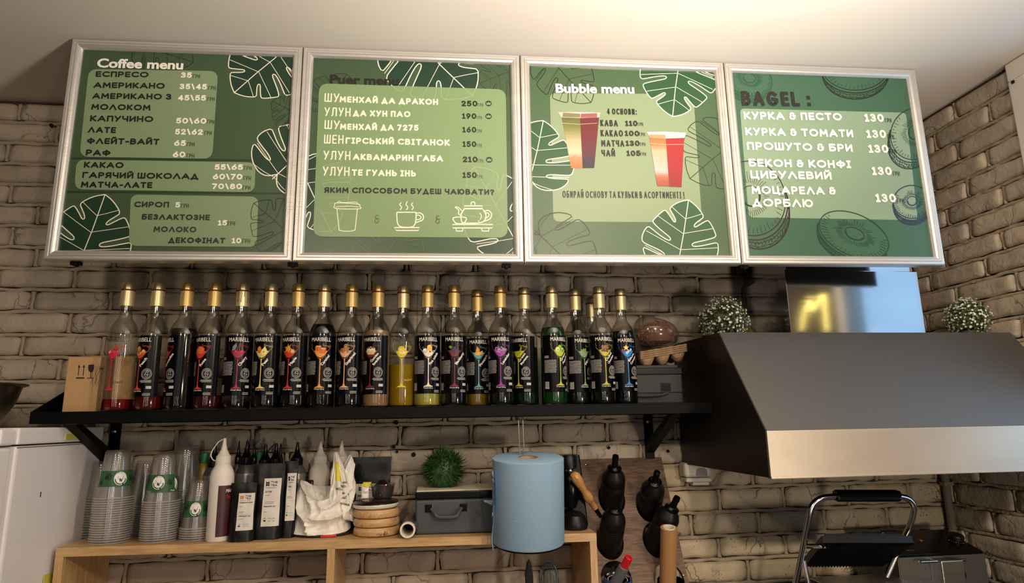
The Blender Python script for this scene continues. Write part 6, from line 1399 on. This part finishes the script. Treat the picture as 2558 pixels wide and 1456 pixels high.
# sleeve cups in the two lowest holes, the kraft roll and the grey tube
p, u, v, rr_, kd = hp[5]
q0 = at(1668, 1470, p.y - .012); q1 = at(1671, 1318, p.y - .060)
ax = (q1 - q0); kt = thing('kraft_roll', 'roll of brown kraft baking paper with a white core, standing in the brown rack', 'paper roll', tuple(q0 - ax * .35)); L_ = ax.length * 1.35; kt.rotation_euler = ax.to_track_quat('Z', 'Y').to_euler()
b = MB(); b.lathe([(.0165, 0), (.0225, 0), (.0228, L_), (.0165, L_), (.0165, 0)], 36, cap=False); b.build('paper', M['kraft'], kt, smooth=True)
b = MB(); b.lathe([(.0135, .002), (.0163, .002), (.0163, L_ + .002), (.0135, L_ + .002), (.0135, L_ - .05)], 28, cap=False); b.build('core', M['white_core'], kt, smooth=True)
b = MB(); b.lathe([(0, L_ - .05), (.0135, L_ - .05)], 20); b.build('core_bottom', M['cone_card'], kt)
def sleeve(i, label, nm, matn, parts):
    p, u, v, rr_, kd = hp[i]; ct = p + Vector((0, -.012, .0)); t = thing(nm, label, 'holder', tuple(ct - axis * .11)); t.rotation_euler = axis.to_track_quat('Z', 'Y').to_euler()
    for name_, prof, mt in parts: b = MB(); b.lathe(prof, 32, cap=False); b.build(name_, M[mt], t, smooth=True)
    return t
sleeve(5, 'dark open cup in the brown rack around the foot of the kraft roll', 'rack_cup', 'black', [('cup_wall', [(0, 0), (.034, 0), (.037, .115), (.0355, .115), (.033, .004), (0, .004)], 'black')])
sleeve(4, 'blue and white ringed can in the brown rack holding the grey tube', 'rack_can', 'bluepl', [('can_wall', [(0, 0), (.035, 0), (.0375, .114), (.035, .116), (.0345, .100)], 'bluepl'), ('steel_rim', [(.035, .116), (.0365, .1185), (.033, .120), (.031, .112)], 'chrome'), ('inner_cup', [(.0, .03), (.031, .03), (.031, .113)], 'black'), ('white_ring', [(.026, .1125), (.0275, .1145), (.0255, .1145), (.026, .1125)], 'white_pl')])
p = hp[4][0]; q0 = at(1535, 1460, p.y - .03); q1 = at(1572, 1391, p.y - .075); ax = (q1 - q0); gt = thing('grey_tube', 'grey squeeze tube with a ribbed red cap sticking out of the blue can', 'tube', tuple(q0 - ax * .5)); L_ = ax.length * 1.5; gt.rotation_euler = ax.to_track_quat('Z', 'Y').to_euler()
b = MB(); b.lathe([(0, 0), (.0150, 0), (.0150, L_ * .72), (.0142, L_ * .76), (.0105, L_ * .775)], 28); b.build('body', M['greytube'], gt, smooth=True)
b = MB(); n_ = 40; prof = [(.0, L_ * .77), (.0108, L_ * .77), (.0105, L_ * .985), (.009, L_), (0, L_)]; b.lathe(prof, n_)
for k, v_ in enumerate(b.v):
    if (k % n_) % 4 < 2 and v_.x ** 2 + v_.y ** 2 > 1e-5: v_.x *= .93; v_.y *= .93
b.build('red_cap', M['red'], gt)
# turned wooden handle
q0 = at(1500, 1290, -.155); q1 = at(1432, 1182, -.225); ax = q1 - q0; wh = thing('wooden_handle_tool', 'varnished turned wooden handle of a tool hanging in front of the black dispenser', 'tool', tuple(q0)); wh.rotation_euler = ax.to_track_quat('Z', 'Y').to_euler(); L_ = ax.length
k = .1 * L_ / .1
b = MB(); b.lathe([(0, L_ * .20), (.0085, L_ * .20), (.0090, L_ * .36), (.0100, L_ * .37), (.0128, L_ * .40), (.0138, L_ * .46), (.0125, L_ * .52), (.0098, L_ * .57), (.0095, L_ * .62), (.0120, L_ * .74), (.0148, L_ * .86), (.0140, L_ * .94), (.0095, L_ * .985), (0, L_)], 32); b.build('handle', M['handlewood'], wh, smooth=True)
b = MB(); b.lathe([(0, 0), (.0055, 0), (.0068, L_ * .20), (0, L_ * .20)], 20); b.build('ferrule', M['black'], wh, smooth=True)

# ------------------------------------------------------------------ inside the oak shelf: whisk and ladle handle
def up(px, py, Y): return at(px, py, Y)
zb_ = wz(.2) - .40 + T_ + .0005
x = at(1371, 1430, -.15).x; wk = thing('whisk', 'teal wire whisk standing head up in the oak shelf', 'whisk', (x, -.15, zb_ + .0))
tz = at(1371, 1396, -.15).z - zb_; 
b = MB(); b.lathe([(0, 0), (.011, 0), (.012, .01), (.009, .14), (0, .142)], 16); b.build('handle', M['black'], wk, smooth=True)
for k in range(5):
    a = PI * k / 5; w_ = .030 if k else .026; h0 = .14; ht = tz - (.010 if k else 0); b = MB()
    pts = smoothpts([(0, 0, h0), (w_ * .55, 0, h0 + (ht - h0) * .35), (w_, 0, h0 + (ht - h0) * .70), (w_ * .6, 0, h0 + (ht - h0) * .95), (0, 0, ht), (-w_ * .6, 0, h0 + (ht - h0) * .95), (-w_, 0, h0 + (ht - h0) * .70), (-w_ * .55, 0, h0 + (ht - h0) * .35), (0, 0, h0)], 4)
    b.tube([Matrix.Rotation(a, 3, 'Z') @ Vector(q) for q in pts], .0010, 6); b.build('wire_loop', M['teal'], wk, smooth=True)
x = at(1322, 1430, -.15).x; ht = at(1320, 1396, -.15).z - zb_; lt = thing('black_spatula', 'black handled utensil standing left of the whisk in the oak shelf', 'utensil', (x, -.15, zb_))
b = MB(); b.prism([(-.010, 0), (.014, 0), (.0125, ht * .5), (.010, ht * .86), (.006, ht * .97), (0, ht), (-.006, ht * .97), (-.0115, ht * .88), (-.0105, ht * .5)], lambda u, v, w_: (u, -.006 + w_, v), .012); b.build('handle', M['black_matt'], lt, bevel=.003)
b = MB(); b.prism([(.0085, ht * .3), (.011, ht * .3), (.0088, ht * .88), (.0080, ht * .88)], lambda u, v, w_: (u, -.0075 + w_, v), .002); b.build('steel_inlay', M['chrome'], lt)
# ------------------------------------------------------------------ plants on the hood
def flowerplant(label, px, Y, rr_, pyt, seed):
    p = at(px, 833, Y); t = thing('flowering_plant', label, 'plant', (p.x, Y, ZT + .0034), 0, 'white flowered plants on the hood'); H_ = at(px, pyt, Y).z - ZT
    b = MB(); b.lathe([(0, 0), (.022, 0), (.026, .018), (.025, .019), (0, .018)], 20); b.build('pot', M['leaf2'], t, smooth=True)
    c = Vector((0, 0, H_ * .42)); rn = random.Random(seed); lf = MB(); fl = MB(); st = MB()
    for k in range(760):
        th = rn.uniform(0, 2 * PI); ph = math.acos(rn.uniform(-.75, 1)); dr = Vector((math.sin(ph) * math.cos(th), math.sin(ph) * math.sin(th), math.cos(ph) * .92))
        R_ = rr_ * rn.uniform(.72, 1.05); tip = c + Vector((dr.x * R_, dr.y * R_, dr.z * (H_ * .55) * rn.uniform(.75, 1.05))); base = c + dr * rr_ * .25
        if tip.z < .003: tip.z = .003
        d = (tip - base).normalized()
        if k % 2 == 0: st.tube([base, (base + tip) / 2 + Vector((0, 0, .003)), tip], .0006, 4, cap=False)
        s1 = d.orthogonal().normalized(); s2 = d.cross(s1)
        for j in range(3):
            q = base.lerp(tip, rn.uniform(.45, .98)); a = rn.uniform(0, 2 * PI); sd = s1 * math.cos(a) + s2 * math.sin(a); l_ = rn.uniform(.006, .010); wd = d.cross(sd).normalized() * .0022
            lf.add([q, q + sd * l_ * .5 + wd, q + sd * l_ + d * .003, q + sd * l_ * .5 - wd], [(0, 1, 2, 3)])
        if k % 2 == 0:
            rr2 = rn.uniform(.0026, .0042); vs = [tip - d * .004] + [tip + (s1 * math.cos(a) + s2 * math.sin(a)) * rr2 + d * .001 for a in [2 * PI * i / 6 for i in range(6)]] + [tip - d * .0005]
            fl.add(vs, [(0, 1 + i, 1 + (i + 1) % 6) for i in range(6)] + [(7, 1 + (i + 1) % 6, 1 + i) for i in range(6)])
    b = MB(); b.lathe([(0, H_ * .12), (rr_ * .4, H_ * .2), (rr_ * .55, H_ * .45), (rr_ * .4, H_ * .7), (0, H_ * .78)], 16); b.build('dark_core', M['leaf2'], t, smooth=True)
    for nm, q, mt in (('stems', st, 'leaf2'), ('leaves', lf, 'leaf2'), ('flowers', fl, 'flower')): o = q.build(nm, M[mt], t); o['kind'] = 'stuff'
flowerplant('white flowered artificial plant at the left end of the hood top', 1812, -.17, .074, 733, 5)
flowerplant('white flowered artificial plant right of the chimney', 2424, -.24, .064, 738, 8)
for px, Y, mt, lb, hz, r_ in ((1874, -.060, 'pear', 'yellow green glazed pear half hidden behind the left flowering plant', .052, .024), (1968, -.10, 'pear_dark', 'dark green glazed pear beside the left foot of the chimney', .046, .017)):
    p = at(px, 833, Y); t = thing('ceramic_pear', lb, 'ornament', (p.x - (.004 if mt == 'pear_dark' else 0), Y, ZT + .0034)); 
    b = MB(); b.lathe([(0, 0), (r_ * .7, .001), (r_, hz * .3), (r_ * .85, hz * .55), (r_ * .5, hz * .8), (r_ * .35, hz * .95), (0, hz)], 24); b.build('fruit', M[mt], t, smooth=True)
    b = MB(); b.tube([(0, 0, hz - .002), (.002, 0, hz + .008)], .0014, 6); b.build('stalk', M['leaf'], t, smooth=True)

# ------------------------------------------------------------------ worktop, contact grill and steel appliance
tag(mbox(.80, XR - .012, -.62, -.018, .86, .90).build('worktop', M['steel_dull'], None, bevel=.003), 'steel worktop along the right wall under the grill', 'worktop')
tag(mbox(.82, XR - .02, -.60, -.03, .0005, .8595).build('base_cabinet', M['white_dim'], None, bevel=.003), 'base cabinet carrying the worktop under the grill', 'cabinet')
GY = -.40
def G(px, py, Y=GY): return at(px, py, Y)
gr = thing('contact_grill', 'open contact grill with a tall looped chrome handle and ribbed plate', 'grill', (1.05, -.42, .9005))
# body block
bt = at(2100, 1438, -.26); bl_, br_ = at(2018, 1440, -.26).x, at(2216, 1438, -.26).x
m = MB(); m.box(bl_, br_, -.52, -.24, .9005, bt.z - .004); m.build('body', M['black_matt'], gr, bevel=.006, world=True)
m = MB(); m.box(bl_ + .002, br_ - .002, -.50, -.26, bt.z - .004, bt.z); m.build('steel_top', M['steel'], gr, bevel=.001, world=True)
# upper plate, raised and tilted: front edge high, rear low
f0, f1 = G(2057, 1356, -.42), G(2283, 1356, -.42); r0, r1 = G(2012, 1412, -.30), G(2205, 1410, -.30)
P_ = lambda u, v, h=0: f0.lerp(f1, u).lerp(r0.lerp(r1, u), v) + Vector((0, -.01, .02)) * h
nr = 26; vs = []; 
m = MB()
for i in range(nr):
    u0, u1, u2 = i / nr, (i + .5) / nr, (i + 1) / nr
    vs = [P_(u0, 0), P_(u1, 0) + Vector((0, -.001, -.006)), P_(u2, 0), P_(u2, 1), P_(u1, 1) + Vector((0, -.001, -.006)), P_(u0, 1)]
    m.add(vs, [(0, 1, 4, 5), (1, 2, 3, 4)])
m.build('ribbed_plate', M['black_matt'], gr, world=True)
T2 = Vector((0, .006, .016)); m = MB(); m.hexa([P_(0, 0), P_(1, 0), P_(1, 1), P_(0, 1), P_(0, 0) + T2, P_(1, 0) + T2, P_(1, 1) + T2, P_(0, 1) + T2]); m.build('plate_edge', M['black_matt'], gr, world=True)
h0, h1, h2, h3 = G(2055, 1348, -.41), G(2262, 1344, -.41), G(2240, 1336, -.36), G(2085, 1337, -.36)
m = MB(); m.hexa([P_(.03, .02) + T2, P_(.97, .02) + T2, P_(.95, .98) + T2, P_(.05, .98) + T2, P_(.08, .15) + T2 + Vector((0, 0, .014)), P_(.92, .15) + T2 + Vector((0, 0, .014)), P_(.9, .9) + T2 + Vector((0, 0, .014)), P_(.1, .9) + T2 + Vector((0, 0, .014))]); m.build('plate_cover', M['steel_dull'], gr, bevel=.002, world=True)
# handle loop
hl = [G(1984, 1475, -.37), G(2000, 1400, -.38), G(2019, 1300, -.40), G(2030, 1262, -.405), G(2054, 1244, -.41), G(2092, 1240, -.41), G(2165, 1239, -.41), G(2242, 1239, -.41), G(2268, 1246, -.405), G(2283, 1268, -.40), G(2274, 1310, -.39), G(2258, 1345, -.37), G(2228, 1410, -.34), G(2214, 1440, -.33)]
m = MB(); m.tube(smoothpts(hl[:6], 4) , .0078, 12); m.build('handle_tube', M['chrome'], gr, smooth=True, world=True)
m = MB(); m.tube(smoothpts(hl[7:], 4), .0078, 12); m.build('handle_tube', M['chrome'], gr, smooth=True, world=True)
a_, b_ = G(2087, 1238, -.41), G(2244, 1238, -.41); ax = b_ - a_; m = MB(); prof = []; n_ = 24
m.lathe([(.0, 0), (.0140, 0), (.0150, .003), (.0150, ax.length - .003), (.0140, ax.length), (0, ax.length)], n_, mat=Matrix.Translation(a_) @ ax.to_track_quat('Z', 'Y').to_matrix().to_4x4())
for k, v_ in enumerate(m.v):
    if (k % n_) % 6 in (0, 1):
        c_ = a_ + ax.normalized() * (v_ - a_).dot(ax.normalized()); v_ -= (v_ - c_) * .14
m.build('grip', M['black'], gr, world=True)
m = MB(); q0, q1 = G(2012, 1364, -.40), G(2064, 1364, -.40); m.tube([q0, q1], .006, 10); m.build('pivot_rod', M['chrome'], gr, smooth=True, world=True)
m = MB(); m.tube([G(2008, 1400, -.36), G(2024, 1475, -.37)], .006, 10); m.build('strut', M['chrome'], gr, smooth=True, world=True)
# steel appliance with tilted black control panel
sa = thing('steel_appliance', 'steel electric appliance with a tilted black control panel behind the grill', 'appliance', (1.45, -.2, .9005))
B0, B1, B2, B3 = at(2244, 1386, -.235), at(2456, 1382, -.235), at(2411, 1320, -.10), at(2200, 1325, -.10)
m = MB(); m.hexa([(B0.x, -.235, B0.z - .006), (B1.x, -.235, B0.z - .006), (B1.x, -.09, B0.z - .006), (B0.x, -.09, B0.z - .006), (B0.x, -.235, B0.z), (B1.x, -.235, B0.z), (B1.x, -.10, B2.z), (B0.x - .012, -.10, B2.z)]); m.build('control_panel', M['black'], sa, bevel=.0015, world=True)
m = MB(); m.box(B0.x - .006, B1.x + .002, -.238, -.05, .9005, B0.z - .007); m.build('body', M['steel_dull'], sa, bevel=.002, world=True)
m = MB(); m.box(B0.x - .004, (B0.x + B1.x) / 2, -.2405, -.237, .96, B0.z - .009); m.build('splashed_panel', M['steel'], sa, world=True)
def onp(px, py): # point on the tilted panel
    n_ = Vector((0, -(B2.z - B0.z), .135)).normalized(); return hitplane(px, py, Vector((0, -.235, B0.z + .0008)), n_), n_
p, n_ = onp(2300, 1350); b = MB(); b.lathe([(.0055, 0), (.005, .002), (0, .003)], 16, mat=Matrix.Translation(p) @ n_.to_track_quat('Z', 'Y').to_matrix().to_4x4()); b.build('indicator_lamp', M['orange'], sa, smooth=True, world=True)
p, n_ = onp(2388, 1346); fr_ = Matrix.Translation(p) @ n_.to_track_quat('Z', 'Y').to_matrix().to_4x4()
b = MB(); b.lathe([(.021, 0), (.021, .010), (.018, .014), (0, .014)], 28, mat=fr_); b.build('dial', M['black_matt'], sa, smooth=True, world=True)
for k in range(13):
    a = math.radians(190 + k * 13); b = MB(); c_ = p + Vector((math.cos(a) * .027, 0, 0)) + (Vector((0, .135, B2.z - B0.z)).normalized()) * (math.sin(a) * .027); b.lathe([(.0008 if k % 3 else .0016, 0), (0, .0006)], 6, mat=Matrix.Translation(c_) @ n_.to_track_quat('Z', 'Y').to_matrix().to_4x4()); b.build('dial_mark', M['white_pl'], sa, world=True)
ex_ = Vector((1, 0, 0)); ey_ = Vector((0, .135, B2.z - B0.z)).normalized(); p, n_ = onp(2262, 1376)
A = Art(); A.text('AIRHAAN'.replace('AIRHAAN', 'AIRHANA'), (0, 0), (.028, 0), .0035, (150, 146, 140), .03); q_ = p - sa.location
A.build('panel_text', M['ink_matt'], sa, lambda u, v, w_: q_ + ex_ * u + ey_ * v + n_ * .0004)
hx0, hx1 = at(2348, 1402, -.28).x, at(2404, 1402, -.28).x; hz_ = at(2375, 1402, -.28).z
m = MB(); m.box(hx0 - .05, hx1 + .025, -.272, -.262, hz_ - .004, hz_ + .002); m.build('handle_bar', M['chrome'], sa, bevel=.002, world=True)
m = MB(); m.box(hx0, hx1, -.284, -.240, hz_ - .16, hz_ + .003); m.build('door_strap', M['steel'], sa, bevel=.003, world=True)
kp = at(2435, 1437, -.30); b = MB(); b.lathe([(.016, -.01), (.019, 0), (.019, .006), (.012, .010), (.014, .016), (.010, .020), (0, .021)], 24, mat=Matrix.Translation((kp.x, -.2385, kp.z - .01)) @ Matrix.Rotation(PI / 2, 4, 'X')); b.build('knob', M['black'], sa, smooth=True, world=True)
# support stand bracket left of panel
m = MB(); a, b_ = at(2197, 1328, -.12), at(2218, 1352, -.16); m.hexa([(a.x, -.14, a.z - .03), (b_.x, -.14, a.z - .03), (b_.x, -.11, a.z - .03), (a.x, -.11, a.z - .03), (a.x, -.13, a.z), (a.x + .006, -.13, a.z), (a.x + .006, -.11, a.z), (a.x, -.11, a.z)]); m.build('hinge_plate', M['steel_dull'], sa, world=True)
